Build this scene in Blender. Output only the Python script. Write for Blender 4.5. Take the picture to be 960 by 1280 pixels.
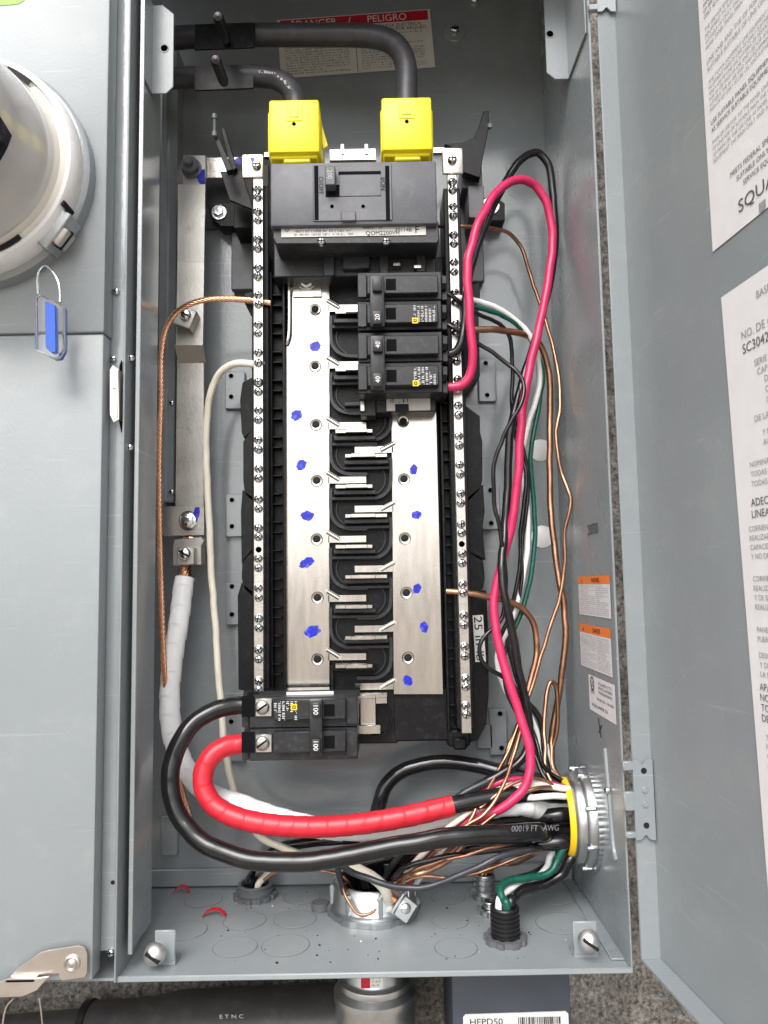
import bpy, bmesh, math, random
from mathutils import Vector as V, Matrix, noise
R = math.radians
random.seed(7)
for o in list(bpy.data.objects):
    bpy.data.objects.remove(o)
scn = bpy.context.scene
COL = scn.collection

# ---------------------------------------------------------------- camera
F = 962.0            # focal length in photo pixels (960 x 1280)
D = 0.745            # camera distance from the back of the box
def _n(v): return V(v).normalized()
zc = _n((-172, 10131, -962))
yc = _n((0, -90, -962)); yc = (yc - zc * yc.dot(zc)).normalized()
xc = yc.cross(zc)
ROT = Matrix((xc, yc, zc))           # camera -> world
CAM = V((0, -D, 0))
cd = bpy.data.cameras.new('camera')
cam = bpy.data.objects.new('camera', cd); COL.objects.link(cam)
cam.matrix_world = Matrix.Translation(CAM) @ ROT.to_4x4()
cd.sensor_fit = 'VERTICAL'; cd.sensor_height = 24.0; cd.lens = 24.0 * F / 1280.0
cd.clip_start = 0.01; cd.clip_end = 500
scn.camera = cam

# ---------------------------------------------------------------- light
SUN_EL, SUN_AZ = 44.0, -14.0          # azimuth: 0 = straight out of the wall, negative = to the left
w = bpy.data.worlds.new('World'); scn.world = w; w.use_nodes = True
nt = w.node_tree; nt.nodes.clear()
sky = nt.nodes.new('ShaderNodeTexSky'); sky.sky_type = 'NISHITA'; sky.sun_disc = False
sky.sun_elevation = R(SUN_EL); sky.sun_rotation = R(180 - SUN_AZ)
sky.dust_density = 4.0; sky.air_density = 1.0; sky.ozone_density = 1.0
hs = nt.nodes.new('ShaderNodeHueSaturation'); hs.inputs['Saturation'].default_value = 0.22
bg = nt.nodes.new('ShaderNodeBackground'); bg.inputs['Strength'].default_value = 0.15
wo = nt.nodes.new('ShaderNodeOutputWorld')
nt.links.new(sky.outputs[0], hs.inputs['Color']); nt.links.new(hs.outputs[0], bg.inputs[0]); nt.links.new(bg.outputs[0], wo.inputs[0])
sl = bpy.data.lights.new('sun', 'SUN'); sl.energy = 1.0; sl.angle = R(40); sl.color = (1.0, 0.97, 0.93)
sun = bpy.data.objects.new('sun', sl); COL.objects.link(sun)
sd = V((math.sin(R(SUN_AZ)) * math.cos(R(SUN_EL)), -math.cos(R(SUN_AZ)) * math.cos(R(SUN_EL)), math.sin(R(SUN_EL))))
sun.rotation_euler = sd.to_track_quat('Z', 'Y').to_euler(); sun.location = sd * 5
scn.view_settings.view_transform = 'Standard'; scn.view_settings.look = 'None'
scn.view_settings.exposure = 0.85; scn.view_settings.gamma = 1.0
scn.render.resolution_x = 768; scn.render.resolution_y = 1024

# ---------------------------------------------------------------- pixel -> place
def ray(px, py): return ROT @ V((px - 480.0, 640.0 - py, -F))
def W(px, py, Y=0.0):
    d = ray(px, py); return CAM + d * ((Y + D) / d.y)
def WX(px, py, X):
    d = ray(px, py); return CAM + d * (X / d.x)
def WZ(px, py, Z):
    d = ray(px, py); return CAM + d * (Z / d.z)
def PX(n, Y): return n * (Y + D) / F           # n photo pixels at depth Y, in metres
def RX(x0, y0, x1, y1, Y):
    a, b, c, d = W(x0, y0, Y), W(x1, y0, Y), W(x0, y1, Y), W(x1, y1, Y)
    return (a.x + c.x) / 2, (b.x + d.x) / 2, (c.z + d.z) / 2, (a.z + b.z) / 2

# ---------------------------------------------------------------- materials
def mat(name, col, rough=0.5, metal=0.0, var=0.12, vscale=30, rvar=0.08, bump=0.0, bscale=400, coat=0.0,
        trans=0.0, spec=0.5, dust=None, stretch=None, ior=1.45, scuff=None):
    m = bpy.data.materials.new(name); m.use_nodes = True
    t = m.node_tree; b = t.nodes['Principled BSDF']
    L = t.links.new
    tc = t.nodes.new('ShaderNodeTexCoord'); mp = t.nodes.new('ShaderNodeMapping')
    L(tc.outputs['Object'], mp.inputs[0])
    if stretch: mp.inputs['Scale'].default_value = stretch
    n1 = t.nodes.new('ShaderNodeTexNoise'); n1.inputs['Scale'].default_value = vscale; n1.inputs['Detail'].default_value = 6
    L(mp.outputs[0], n1.inputs['Vector'])
    r = t.nodes.new('ShaderNodeValToRGB')
    lo = tuple(c * (1 - var) for c in col) + (1,); hi = tuple(min(1, c * (1 + var)) for c in col) + (1,)
    r.color_ramp.elements[0].position = .3; r.color_ramp.elements[1].position = .7
    r.color_ramp.elements[0].color = lo; r.color_ramp.elements[1].color = hi
    L(n1.outputs[0], r.inputs[0])
    out = r.outputs[0]
    if dust:
        dc, amt, dscale = dust
        n3 = t.nodes.new('ShaderNodeTexNoise'); n3.inputs['Scale'].default_value = dscale; n3.inputs['Detail'].default_value = 9
        n3.inputs['Roughness'].default_value = .7
        L(tc.outputs['Object'], n3.inputs['Vector'])
        r3 = t.nodes.new('ShaderNodeValToRGB'); r3.color_ramp.elements[0].position = .52; r3.color_ramp.elements[1].position = .75
        r3.color_ramp.elements[1].color = (amt, amt, amt, 1)
        L(n3.outputs[0], r3.inputs[0])
        mx = t.nodes.new('ShaderNodeMixRGB'); mx.inputs[2].default_value = tuple(dc) + (1,)
        L(r3.outputs[0], mx.inputs[0]); L(out, mx.inputs[1]); out = mx.outputs[0]
    if scuff:
        sc, amt = scuff
        for k, (rot_, scl) in enumerate(((.5, (14, 14, 420)), (-.9, (9, 9, 300)))):
            m3 = t.nodes.new('ShaderNodeMapping'); m3.inputs['Rotation'].default_value = (rot_ * .6, rot_, .2 * k); m3.inputs['Scale'].default_value = scl
            L(tc.outputs['Object'], m3.inputs[0])
            n4 = t.nodes.new('ShaderNodeTexNoise'); n4.inputs['Scale'].default_value = 1; n4.inputs['Detail'].default_value = 2; L(m3.outputs[0], n4.inputs['Vector'])
            r4 = t.nodes.new('ShaderNodeValToRGB'); r4.color_ramp.elements[0].position = .70; r4.color_ramp.elements[1].position = .73; r4.color_ramp.elements[1].color = (amt, amt, amt, 1)
            L(n4.outputs[0], r4.inputs[0])
            mx = t.nodes.new('ShaderNodeMixRGB'); mx.inputs[2].default_value = tuple(sc) + (1,)
            L(r4.outputs[0], mx.inputs[0]); L(out, mx.inputs[1]); out = mx.outputs[0]
    L(out, b.inputs['Base Color'])
    mr = t.nodes.new('ShaderNodeMapRange'); mr.inputs[3].default_value = max(.02, rough - rvar); mr.inputs[4].default_value = min(1, rough + rvar)
    n2 = t.nodes.new('ShaderNodeTexNoise'); n2.inputs['Scale'].default_value = vscale * 2.3; n2.inputs['Detail'].default_value = 5
    L(mp.outputs[0], n2.inputs['Vector']); L(n2.outputs[0], mr.inputs[0]); L(mr.outputs[0], b.inputs['Roughness'])
    b.inputs['Metallic'].default_value = metal
    b.inputs['Coat Weight'].default_value = coat; b.inputs['Coat Roughness'].default_value = .08
    b.inputs['Transmission Weight'].default_value = trans
    b.inputs['Specular IOR Level'].default_value = spec; b.inputs['IOR'].default_value = ior
    if bump:
        nb = t.nodes.new('ShaderNodeTexNoise'); nb.inputs['Scale'].default_value = bscale; nb.inputs['Detail'].default_value = 3
        L(mp.outputs[0], nb.inputs['Vector'])
        bp = t.nodes.new('ShaderNodeBump'); bp.inputs['Strength'].default_value = bump; bp.inputs['Distance'].default_value = .0004
        L(nb.outputs[0], bp.inputs['Height']); L(bp.outputs[0], b.inputs['Normal'])
    return m

M = dict(
    paint=mat('grey_paint', (.224, .248, .262), .13, var=.07, vscale=9, rvar=.07, bump=.22, bscale=420, spec=1.0, dust=((.40, .40, .39), .22, 50), scuff=((.42, .43, .43), .28)),
    paint3=mat('grey_paint_side', (.224, .248, .262), .28, var=.07, vscale=9, rvar=.09, bump=.28, bscale=420, spec=.6, dust=((.38, .38, .37), .25, 40), scuff=((.42, .43, .43), .28)),
    paint2=mat('grey_paint_cover', (.238, .262, .275), .32, var=.06, vscale=7, rvar=.10, bump=.30, bscale=420, dust=((.36, .36, .35), .30, 38), scuff=((.40, .41, .41), .22)),
    plastic=mat('black_plastic', (.0065, .0065, .0075), .38, var=.25, vscale=60, bump=.2, bscale=900, spec=.22, dust=((.12, .12, .12), .16, 160)),
    breaker=mat('breaker_black', (.020, .021, .024), .34, var=.2, vscale=70, bump=.35, bscale=1500, spec=.4, dust=((.18, .18, .18), .22, 220)),
    brgrey=mat('breaker_grey', (.088, .090, .102), .42, var=.12, vscale=50, bump=.35, bscale=1500, dust=((.22, .22, .23), .25, 120)),
    tin=mat('tin_plate', (.54, .51, .475), .19, 1.0, var=.12, vscale=22, rvar=.09, bump=.14, bscale=500, stretch=(6, 1, 1), dust=((.50, .46, .40), .35, 50)),
    alu=mat('aluminium_bar', (.46, .45, .42), .42, 1.0, var=.14, vscale=30, rvar=.1, bump=.3, bscale=350, dust=((.24, .23, .21), .75, 45)),
    zinc=mat('zinc_screw', (.70, .72, .74), .16, 1.0, var=.15, vscale=200, rvar=.1),
    barmetal=mat('neutral_bar_metal', (.52, .50, .465), .28, 1.0, var=.06, vscale=60, rvar=.1, bump=.15, bscale=600),
    cast=mat('cast_zinc', (.50, .52, .53), .36, 1.0, var=.10, vscale=60, rvar=.10, bump=.3, bscale=700, dust=((.26, .26, .26), .35, 110)),
    stainless=mat('stainless', (.62, .57, .53), .33, 1.0, var=.08, vscale=40, rvar=.1, bump=.15, bscale=400, dust=((.36, .28, .2), .3, 60)),
    copper=mat('bare_copper', (.50, .27, .17), .38, 1.0, var=.22, vscale=60, rvar=.12, dust=((.17, .10, .065), .75, 70)),
    brass=mat('bright_copper', (.80, .44, .27), .25, 1.0, var=.12, vscale=90),
    cable=mat('black_cable', (.009, .009, .010), .13, var=.2, vscale=40, rvar=.05, bump=.10, bscale=200, spec=.6, dust=((.10, .10, .10), .10, 120)),
    greywire=mat('charcoal_wire', (.032, .035, .042), .28, var=.2, vscale=60),
    redtape=mat('red_tape', (.56, .020, .036), .34, var=.10, vscale=60, bump=.15, bscale=300),
    pink=mat('pink_red_wire', (.50, .024, .098), .30, var=.08, vscale=60),
    white=mat('white_wire', (.80, .80, .79), .34, var=.05, vscale=60),
    wtape=mat('white_tape', (.86, .87, .88), .36, var=.06, vscale=50, bump=.2, bscale=300, dust=((.42, .42, .42), .2, 150)),
    cream=mat('cream_wire', (.74, .70, .59), .34, var=.07, vscale=50),
    green=mat('green_wire', (.006, .085, .060), .28, var=.12, vscale=60),
    yellow=mat('yellow_plastic', (.83, .70, .012), .38, var=.05, vscale=40, bump=.25, bscale=700, dust=((.50, .40, .06), .45, 70)),
    yelring=mat('yellow_insert', (.80, .50, .01), .4, var=.05),
    blue=mat('blue_marker', (.005, .012, .40), .35, var=.35, vscale=260, dust=((.30, .32, .52), .7, 240)),
    paper=mat('white_label', (.72, .71, .72), .42, var=.03, vscale=60),
    paper2=mat('cream_label', (.64, .62, .57), .5, var=.05, vscale=60),
    silverlab=mat('silver_label', (.45, .45, .42), .4, var=.06, vscale=60),
    ink=mat('black_ink', (.014, .014, .016), .6, var=.1, spec=.2),
    inkgrey=mat('grey_ink', (.20, .20, .22), .5, var=.15, vscale=200),
    inkgrey2=mat('faded_print', (.42, .42, .42), .6, var=.3, vscale=400),
    inkdoor=mat('soft_black_ink', (.10, .10, .11), .5, var=.2, vscale=300),
    inkpale=mat('pale_grey_ink', (.30, .30, .31), .5, var=.2, vscale=300),
    inkwhite=mat('white_ink', (.72, .72, .70), .5, var=.05),
    inkyel=mat('yellow_ink', (.80, .52, .01), .5, var=.05),
    inkred=mat('red_ink', (.46, .012, .03), .45, var=.06),
    orange=mat('orange_ink', (.82, .20, .03), .45, var=.06),
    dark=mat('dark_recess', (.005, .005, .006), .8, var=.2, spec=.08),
    pvc=mat('grey_pvc', (.040, .039, .039), .45, var=.15, vscale=30, bump=.2, bscale=250, dust=((.16, .15, .14), .3, 60)),
    fitting=mat('grey_fitting', (.11, .115, .125), .38, var=.15, vscale=60),
    navy=mat('dark_blue_grey_paint', (.050, .060, .078), .45, var=.1, vscale=30, bump=.2),
    dome=mat('meter_cover', (.55, .54, .525), .16, var=.10, vscale=12, coat=.5, dust=((.48, .44, .36), .3, 30)),
    tan=mat('aged_tan_plastic', (.64, .61, .55), .35, var=.12, vscale=14),
    ring=mat('painted_ring', (.72, .72, .72), .30, var=.06, vscale=20, dust=((.35, .34, .33), .3, 60)),
    clear=mat('clear_plastic', (.96, .97, .99), .04, trans=1.0, var=.01, rvar=.02, ior=1.33),
    bluepl=mat('blue_plastic', (.010, .085, .58), .3, var=.08),
    lime=mat('lime_sticker', (.25, .75, .06), .45, var=.04),
    window=mat('smoked_window', (.020, .020, .032), .12, var=.3, vscale=60, coat=.5),
    dullzinc=mat('dull_zinc', (.66, .66, .65), .48, 1.0, var=.12, vscale=120, bump=.4, bscale=500),
    black_rubber=mat('black_rubber', (.010, .010, .011), .35, var=.2),
    concrete=mat('concrete_ground', (.38, .34, .29), .9, var=.2, vscale=2, bump=.5, bscale=20),
)
def stucco():
    m = bpy.data.materials.new('stucco'); m.use_nodes = True; t = m.node_tree; b = t.nodes['Principled BSDF']; L = t.links.new
    tc = t.nodes.new('ShaderNodeTexCoord')
    n1 = t.nodes.new('ShaderNodeTexNoise'); n1.inputs['Scale'].default_value = 260; n1.inputs['Detail'].default_value = 8; n1.inputs['Roughness'].default_value = .7
    L(tc.outputs['Object'], n1.inputs['Vector'])
    r = t.nodes.new('ShaderNodeValToRGB'); r.color_ramp.elements[0].position = .35; r.color_ramp.elements[1].position = .68
    r.color_ramp.elements[0].color = (.045, .042, .039, 1); r.color_ramp.elements[1].color = (.37, .355, .335, 1)
    L(n1.outputs[0], r.inputs[0])
    n2 = t.nodes.new('ShaderNodeTexNoise'); n2.inputs['Scale'].default_value = 22; n2.inputs['Detail'].default_value = 5; L(tc.outputs['Object'], n2.inputs['Vector'])
    r2 = t.nodes.new('ShaderNodeValToRGB'); r2.color_ramp.elements[0].position = .35; r2.color_ramp.elements[1].position = .65
    r2.color_ramp.elements[0].color = (.60, .58, .55, 1); r2.color_ramp.elements[1].color = (1.15, 1.12, 1.08, 1); L(n2.outputs[0], r2.inputs[0])
    mm = t.nodes.new('ShaderNodeMixRGB'); mm.blend_type = 'MULTIPLY'; mm.inputs[0].default_value = 1; L(r.outputs[0], mm.inputs[1]); L(r2.outputs[0], mm.inputs[2])
    L(mm.outputs[0], b.inputs['Base Color']); b.inputs['Roughness'].default_value = .95
    bp = t.nodes.new('ShaderNodeBump'); bp.inputs['Strength'].default_value = .8; bp.inputs['Distance'].default_value = .002
    L(n1.outputs[0], bp.inputs['Height']); L(bp.outputs[0], b.inputs['Normal'])
    return m
M['stucco'] = stucco()

# ---------------------------------------------------------------- mesh builder
TXT = {}
def text_geo(s):
    if s not in TXT:
        c = bpy.data.curves.new('t', 'FONT'); c.body = s; c.size = 1; c.resolution_u = 3
        o = bpy.data.objects.new('t', c)
        me = bpy.data.meshes.new_from_object(o)
        vs = [v.co.copy() for v in me.vertices]; fs = [tuple(p.vertices) for p in me.polygons]
        bpy.data.meshes.remove(me); bpy.data.objects.remove(o); bpy.data.curves.remove(c)
        x0 = min(v.x for v in vs); x1 = max(v.x for v in vs); y0 = min(v.y for v in vs); y1 = max(v.y for v in vs)
        TXT[s] = (vs, fs, x0, x1, y0, y1)
    return TXT[s]

def crom(P, k=8):
    P = [V(p) for p in P]; out = []
    n = len(P)
    for i in range(n - 1):
        p0 = P[i - 1] if i else P[0] * 2 - P[1]; p1 = P[i]; p2 = P[i + 1]; p3 = P[i + 2] if i + 2 < n else P[-1] * 2 - P[-2]
        t0 = 0; t1 = max(1e-6, (p1 - p0).length ** .5); t2 = t1 + max(1e-6, (p2 - p1).length ** .5); t3 = t2 + max(1e-6, (p3 - p2).length ** .5)
        for j in range(k):
            t = t1 + (t2 - t1) * j / k
            A1 = p0 * ((t1 - t) / (t1 - t0)) + p1 * ((t - t0) / (t1 - t0))
            A2 = p1 * ((t2 - t) / (t2 - t1)) + p2 * ((t - t1) / (t2 - t1))
            A3 = p2 * ((t3 - t) / (t3 - t2)) + p3 * ((t - t2) / (t3 - t2))
            B1 = A1 * ((t2 - t) / (t2 - t0)) + A2 * ((t - t0) / (t2 - t0))
            B2 = A2 * ((t3 - t) / (t3 - t1)) + A3 * ((t - t1) / (t3 - t1))
            out.append(B1 * ((t2 - t) / (t2 - t1)) + B2 * ((t - t1) / (t2 - t1)))
    out.append(P[-1])
    # light smoothing
    for _ in range(3):
        q = [out[0]] + [(out[i - 1] + out[i] * 2 + out[i + 1]) / 4 for i in range(1, len(out) - 1)] + [out[-1]]
        out = q
    return out
def resample(pts, step):
    L = [0]
    for a, b in zip(pts, pts[1:]): L.append(L[-1] + (b - a).length)
    n = max(2, int(L[-1] / step)); out = []; j = 0
    for i in range(n + 1):
        s = L[-1] * i / n
        while j < len(L) - 2 and L[j + 1] < s: j += 1
        d = L[j + 1] - L[j]; t = (s - L[j]) / d if d > 0 else 0
        out.append(pts[j].lerp(pts[j + 1], t))
    return out
def frames(pts):
    T = []
    for i in range(len(pts)):
        a = pts[max(0, i - 1)]; b = pts[min(len(pts) - 1, i + 1)]; T.append((b - a).normalized())
    up = V((0, 0, 1)) if abs(T[0].z) < .9 else V((1, 0, 0))
    N = [(up - T[0] * up.dot(T[0])).normalized()]
    for i in range(1, len(pts)):
        v = N[-1] - T[i] * N[-1].dot(T[i]); N.append(v.normalized())
    return T, N, [t.cross(n) for t, n in zip(T, N)]

class MB:
    def __init__(s): s.v = []; s.f = []; s.m = []
    def add(s, vs, fs, mi=0):
        b = len(s.v); s.v += [V(v) for v in vs]; s.f += [tuple(i + b for i in f) for f in fs]; s.m += [mi] * len(fs); return s
    def bm(s, bm, mi=0, mtx=None):
        bm.verts.index_update()
        vs = [(mtx @ v.co if mtx else v.co.copy()) for v in bm.verts]; fs = [[v.index for v in f.verts] for f in bm.faces]
        bm.free(); return s.add(vs, fs, mi)
    def box(s, x0, x1, y0, y1, z0, z1, bev=.0006, mi=0, mtx=None, seg=1):
        bm = bmesh.new(); bmesh.ops.create_cube(bm, size=1)
        for v in bm.verts: v.co = V((x0 + (v.co.x + .5) * (x1 - x0), y0 + (v.co.y + .5) * (y1 - y0), z0 + (v.co.z + .5) * (z1 - z0)))
        bev = min(bev, .45 * min(abs(x1 - x0), abs(y1 - y0), abs(z1 - z0)))
        if bev > 0: bmesh.ops.bevel(bm, geom=list(bm.edges), offset=bev, segments=seg, affect='EDGES', profile=.5)
        bmesh.ops.recalc_face_normals(bm, faces=bm.faces)
        return s.bm(bm, mi, mtx)
    def pbox(s, px0, py0, px1, py1, yf, yb, bev=.0006, mi=0, seg=1):
        x0, x1, z0, z1 = RX(px0, py0, px1, py1, yf); return s.box(x0, x1, yf, yb, z0, z1, bev, mi, None, seg)
    def prism(s, pts, y0, y1, bev=.0004, mi=0, mtx=None):      # outline in x,z, extruded along y
        bm = bmesh.new(); vs = [bm.verts.new((x, y0, z)) for x, z in pts]; f = bm.faces.new(vs)
        r = bmesh.ops.extrude_face_region(bm, geom=[f])
        for g in r['geom']:
            if isinstance(g, bmesh.types.BMVert): g.co.y = y1
        bmesh.ops.recalc_face_normals(bm, faces=bm.faces)
        if bev > 0: bmesh.ops.bevel(bm, geom=list(bm.edges), offset=bev, segments=1, affect='EDGES', clamp_overlap=True)
        bmesh.ops.triangulate(bm, faces=[f for f in bm.faces if len(f.verts) > 4])
        bmesh.ops.recalc_face_normals(bm, faces=bm.faces)
        return s.bm(bm, mi, mtx)
    def pprism(s, ppts, yf, yb, bev=.0004, mi=0):
        return s.prism([(W(x, y, yf).x, W(x, y, yf).z) for x, y in ppts], yf, yb, bev, mi)
    def lathe(s, prof, org, axis=(0, -1, 0), seg=24, mi=0, rfun=None, arc=None):   # prof: (radius, height along axis)
        ax = V(axis).normalized(); up = V((0, 0, 1)) if abs(ax.z) < .9 else V((1, 0, 0))
        u = (up - ax * up.dot(ax)).normalized(); w2 = ax.cross(u); o = V(org); vs = []; fs = []
        a0, a1 = arc if arc else (0, 2 * math.pi); full = arc is None; ns = seg if full else seg + 1
        for r, h in prof:
            for k in range(ns):
                a = a0 + (a1 - a0) * k / seg; rr = r * (rfun(a, h) if rfun else 1)
                vs.append(o + ax * h + (u * math.cos(a) + w2 * math.sin(a)) * rr)
        for i in range(len(prof) - 1):
            for k in range(seg):
                k2 = (k + 1) % ns
                fs.append((i * ns + k, i * ns + k2, (i + 1) * ns + k2, (i + 1) * ns + k))
        if full:
            if prof[0][0] > 1e-6: fs.append(tuple(range(ns))[::-1])
            if prof[-1][0] > 1e-6: fs.append(tuple((len(prof) - 1) * ns + k for k in range(ns)))
        return s.add(vs, fs, mi)
    def ringprof(s, prof, org, axis, seg=32, mi=0, rfun=None):    # closed profile loop
        return s._ring(prof + [prof[0]], org, axis, seg, mi, rfun)
    def _ring(s, prof, org, axis, seg, mi, rfun):
        ax = V(axis).normalized(); up = V((0, 0, 1)) if abs(ax.z) < .9 else V((1, 0, 0))
        u = (up - ax * up.dot(ax)).normalized(); w2 = ax.cross(u); o = V(org); vs = []; fs = []
        for r, h in prof:
            for k in range(seg):
                a = 2 * math.pi * k / seg; rr = r * (rfun(a, h) if rfun else 1)
                vs.append(o + ax * h + (u * math.cos(a) + w2 * math.sin(a)) * rr)
        for i in range(len(prof) - 1):
            for k in range(seg):
                k2 = (k + 1) % seg; fs.append((i * seg + k, i * seg + k2, (i + 1) * seg + k2, (i + 1) * seg + k))
        return s.add(vs, fs, mi)
    def tube(s, pts, r, seg=12, mi=0, k=7, raw=False, rf=None, step=None, cap=True):
        P = pts if raw else crom(pts, k)
        if step: P = resample(P, step)
        T, N, B = frames(P); vs = []; fs = []; L = 0
        for i, p in enumerate(P):
            if i: L += (p - P[i - 1]).length
            for j in range(seg):
                a = 2 * math.pi * j / seg; rr = rf(L, a) if rf else r
                vs.append(p + (N[i] * math.cos(a) + B[i] * math.sin(a)) * rr)
        n = len(P)
        for i in range(n - 1):
            for j in range(seg):
                j2 = (j + 1) % seg; fs.append((i * seg + j, i * seg + j2, (i + 1) * seg + j2, (i + 1) * seg + j))
        if cap: fs.append(tuple(range(seg))[::-1]); fs.append(tuple((n - 1) * seg + j for j in range(seg)))
        return s.add(vs, fs, mi)
    def strands(s, pts, r, n=6, pitch=.02, seg=6, mi=0, k=10, core=True):
        P = resample(crom(pts, k), pitch / 14); T, N, B = frames(P)
        for q in range(n):
            L = 0; Q = []
            for i, p in enumerate(P):
                if i: L += (p - P[i - 1]).length
                a = 2 * math.pi * (q / n + L / pitch); Q.append(p + (N[i] * math.cos(a) + B[i] * math.sin(a)) * r * .64)
            s.tube(Q, r * .40, seg, mi, raw=True)
        return s
    def text(s, txt, org, u, v, h, mi, off=.00025, align='c', width=None):
        vs, fs, x0, x1, y0, y1 = text_geo(txt); u = V(u).normalized(); v = V(v).normalized(); n = u.cross(v)
        k = h / .70; ku = k if width is None else width / (x1 - x0)
        cx = {'c': (x0 + x1) / 2, 'l': x0, 'r': x1}[align]; cy = .35
        return s.add([V(org) + u * ((p.x - cx) * ku) + v * ((p.y - cy) * k) + n * off for p in vs], fs, mi)
    def rect(s, org, u, v, w_, h_, mi, off=0.0):
        u = V(u).normalized(); v = V(v).normalized(); n = u.cross(v); o = V(org) + n * off
        return s.add([o - u * w_ / 2 - v * h_ / 2, o + u * w_ / 2 - v * h_ / 2, o + u * w_ / 2 + v * h_ / 2, o - u * w_ / 2 + v * h_ / 2], [(0, 1, 2, 3)], mi)
    def greek(s, org, u, v, w_, h_, rows, mi, off=.00025, rnd=None, fill=.95, xh=.5):
        """rows of tiny unreadable print: letter sized ticks grouped in words"""
        rnd = rnd or random; u = V(u).normalized(); v = V(v).normalized(); n = u.cross(v); rh = h_ / rows
        for r in range(rows):
            end = w_ * (fill if rnd.random() < .75 else rnd.uniform(.35, .8)); x = 0; lw = rh * .40
            while x < end:
                for _ in range(rnd.randint(2, 9)):
                    if x > end: break
                    hh = rh * xh * rnd.uniform(.65, 1.0)
                    o = V(org) + u * (x - w_ / 2 + lw * .4) + v * (h_ / 2 - rh * (r + .5)) + n * off
                    a = u * lw * rnd.uniform(.13, .24); b_ = v * hh / 2; c_ = u * lw * .30
                    if rnd.random() < .72:
                        s.add([o - a - b_, o + a - b_, o + a + b_, o - a + b_], [(0, 1, 2, 3)], mi)
                    if rnd.random() < .75:
                        q = o + b_ * rnd.choice((-.85, 0, .85)); d_ = v * rh * .055
                        s.add([q - c_ - d_, q + c_ - d_, q + c_ + d_, q - c_ + d_], [(0, 1, 2, 3)], mi)
                    x += lw
                x += lw * .8
        return s
    def words(s, org, u, v, w_, h_, rows, mi, pool, rnd, off=.0004, xh=.58):
        u = V(u).normalized(); v = V(v).normalized(); rh = h_ / rows
        for r in range(rows):
            end = w_ * (1.0 if rnd.random() < .7 else rnd.uniform(.4, .85)); x = 0
            while True:
                t_ = rnd.choice(pool); g_ = text_geo(t_); L_ = (g_[3] - g_[2]) * rh * xh / .70
                if x + L_ > end: break
                s.text(t_, V(org) + u * (x - w_ / 2) + v * (h_ / 2 - rh * (r + .5)), u, v, rh * xh, mi, off, 'l'); x += L_ + rh * .28
        return s
    def build(s, name, mats, parent=None, loc=None, smooth=40):
        if not isinstance(mats, (list, tuple)): mats = [mats]
        if loc is None: loc = V((0, 0, 0))
        base = V(loc) if parent is None else wloc(parent) + V(loc)
        me = bpy.data.meshes.new(name)
        me.from_pydata([tuple(v - base) for v in s.v], [], s.f)
        for m_ in mats: me.materials.append(M[m_])
        me.polygons.foreach_set('material_index', s.m)
        me.polygons.foreach_set('use_smooth', [True] * len(s.f)); me.update()
        me.set_sharp_from_angle(angle=R(smooth))
        o = bpy.data.objects.new(name, me); COL.objects.link(o); o.location = loc
        if parent: o.parent = parent
        return o
def wloc(o):
    l = V(o.location)
    while o.parent: o = o.parent; l += V(o.location)
    return l
def tag(o, label, cat, group=None, kind=None):
    o['label'] = label; o['category'] = cat
    if group: o['group'] = group
    return o
def thing(name, label, cat, loc, group=None):
    o = bpy.data.objects.new(name, None); COL.objects.link(o); o.location = loc; o.empty_display_size = .02
    return tag(o, label, cat, group)
def inst(me, name, world, parent, rot=None):
    o = bpy.data.objects.new(name, me); COL.objects.link(o); o.parent = parent; o.location = V(world) - wloc(parent)
    if rot: o.rotation_euler = rot
    return o
def proto(mb, name, mats, smooth=40):
    o = mb.build(name, mats, smooth=smooth); me = o.data; bpy.data.objects.remove(o); return me
UX, UZ = V((1, 0, 0)), V((0, 0, 1))
def rot2(a):                                  # text direction rotated by a degrees (clockwise seen from the front)
    a = R(a); return V((math.cos(a), 0, -math.sin(a))), V((math.sin(a), 0, math.cos(a)))

# ================================================================ the setting
FZ, XR, XL, YF = -.276, .1712, -.195, -.168
def make_wall():
    nx, nz = 300, 380; x0, x1, z0, z1 = -.42, .42, -.48, .70
    vs = []; fs = []
    for j in range(nz + 1):
        for i in range(nx + 1):
            x = x0 + (x1 - x0) * i / nx; z = z0 + (z1 - z0) * j / nz
            p = V((x * 150, 3.1, z * 110)); d = noise.noise(p) * .0028 + noise.noise(p * 2.3) * .0020 + noise.noise(p * .23) * .0030
            vs.append((x, .012 - abs(d) * 1.4, z))
    for j in range(nz):
        for i in range(nx):
            a = j * (nx + 1) + i; fs.append((a, a + 1, a + nx + 2, a + nx + 1))
    mb = MB(); mb.add(vs, fs)
    b = .45                                     # the rest of the wall, flat, round the rough patch
    for (a0, a1, c0, c1) in ((-6, x0, -1.2, 3), (x1, 6, -1.2, 3), (x0, x1, z1, 3), (x0, x1, -1.2, z0)):
        mb.add([(a0, .012, c0), (a1, .012, c0), (a1, .012, c1), (a0, .012, c1)], [(0, 1, 2, 3)])
    o = mb.build('stucco_wall', 'stucco'); tag(o, 'rough brown grey stucco wall behind and below the panel', 'wall'); return o
make_wall()
g = MB().add([(-40, -80, -1.2), (40, -80, -1.2), (40, .1, -1.2), (-40, .1, -1.2)], [(0, 1, 2, 3)]).build('ground', 'concrete'); g['kind'] = 'structure'

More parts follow.
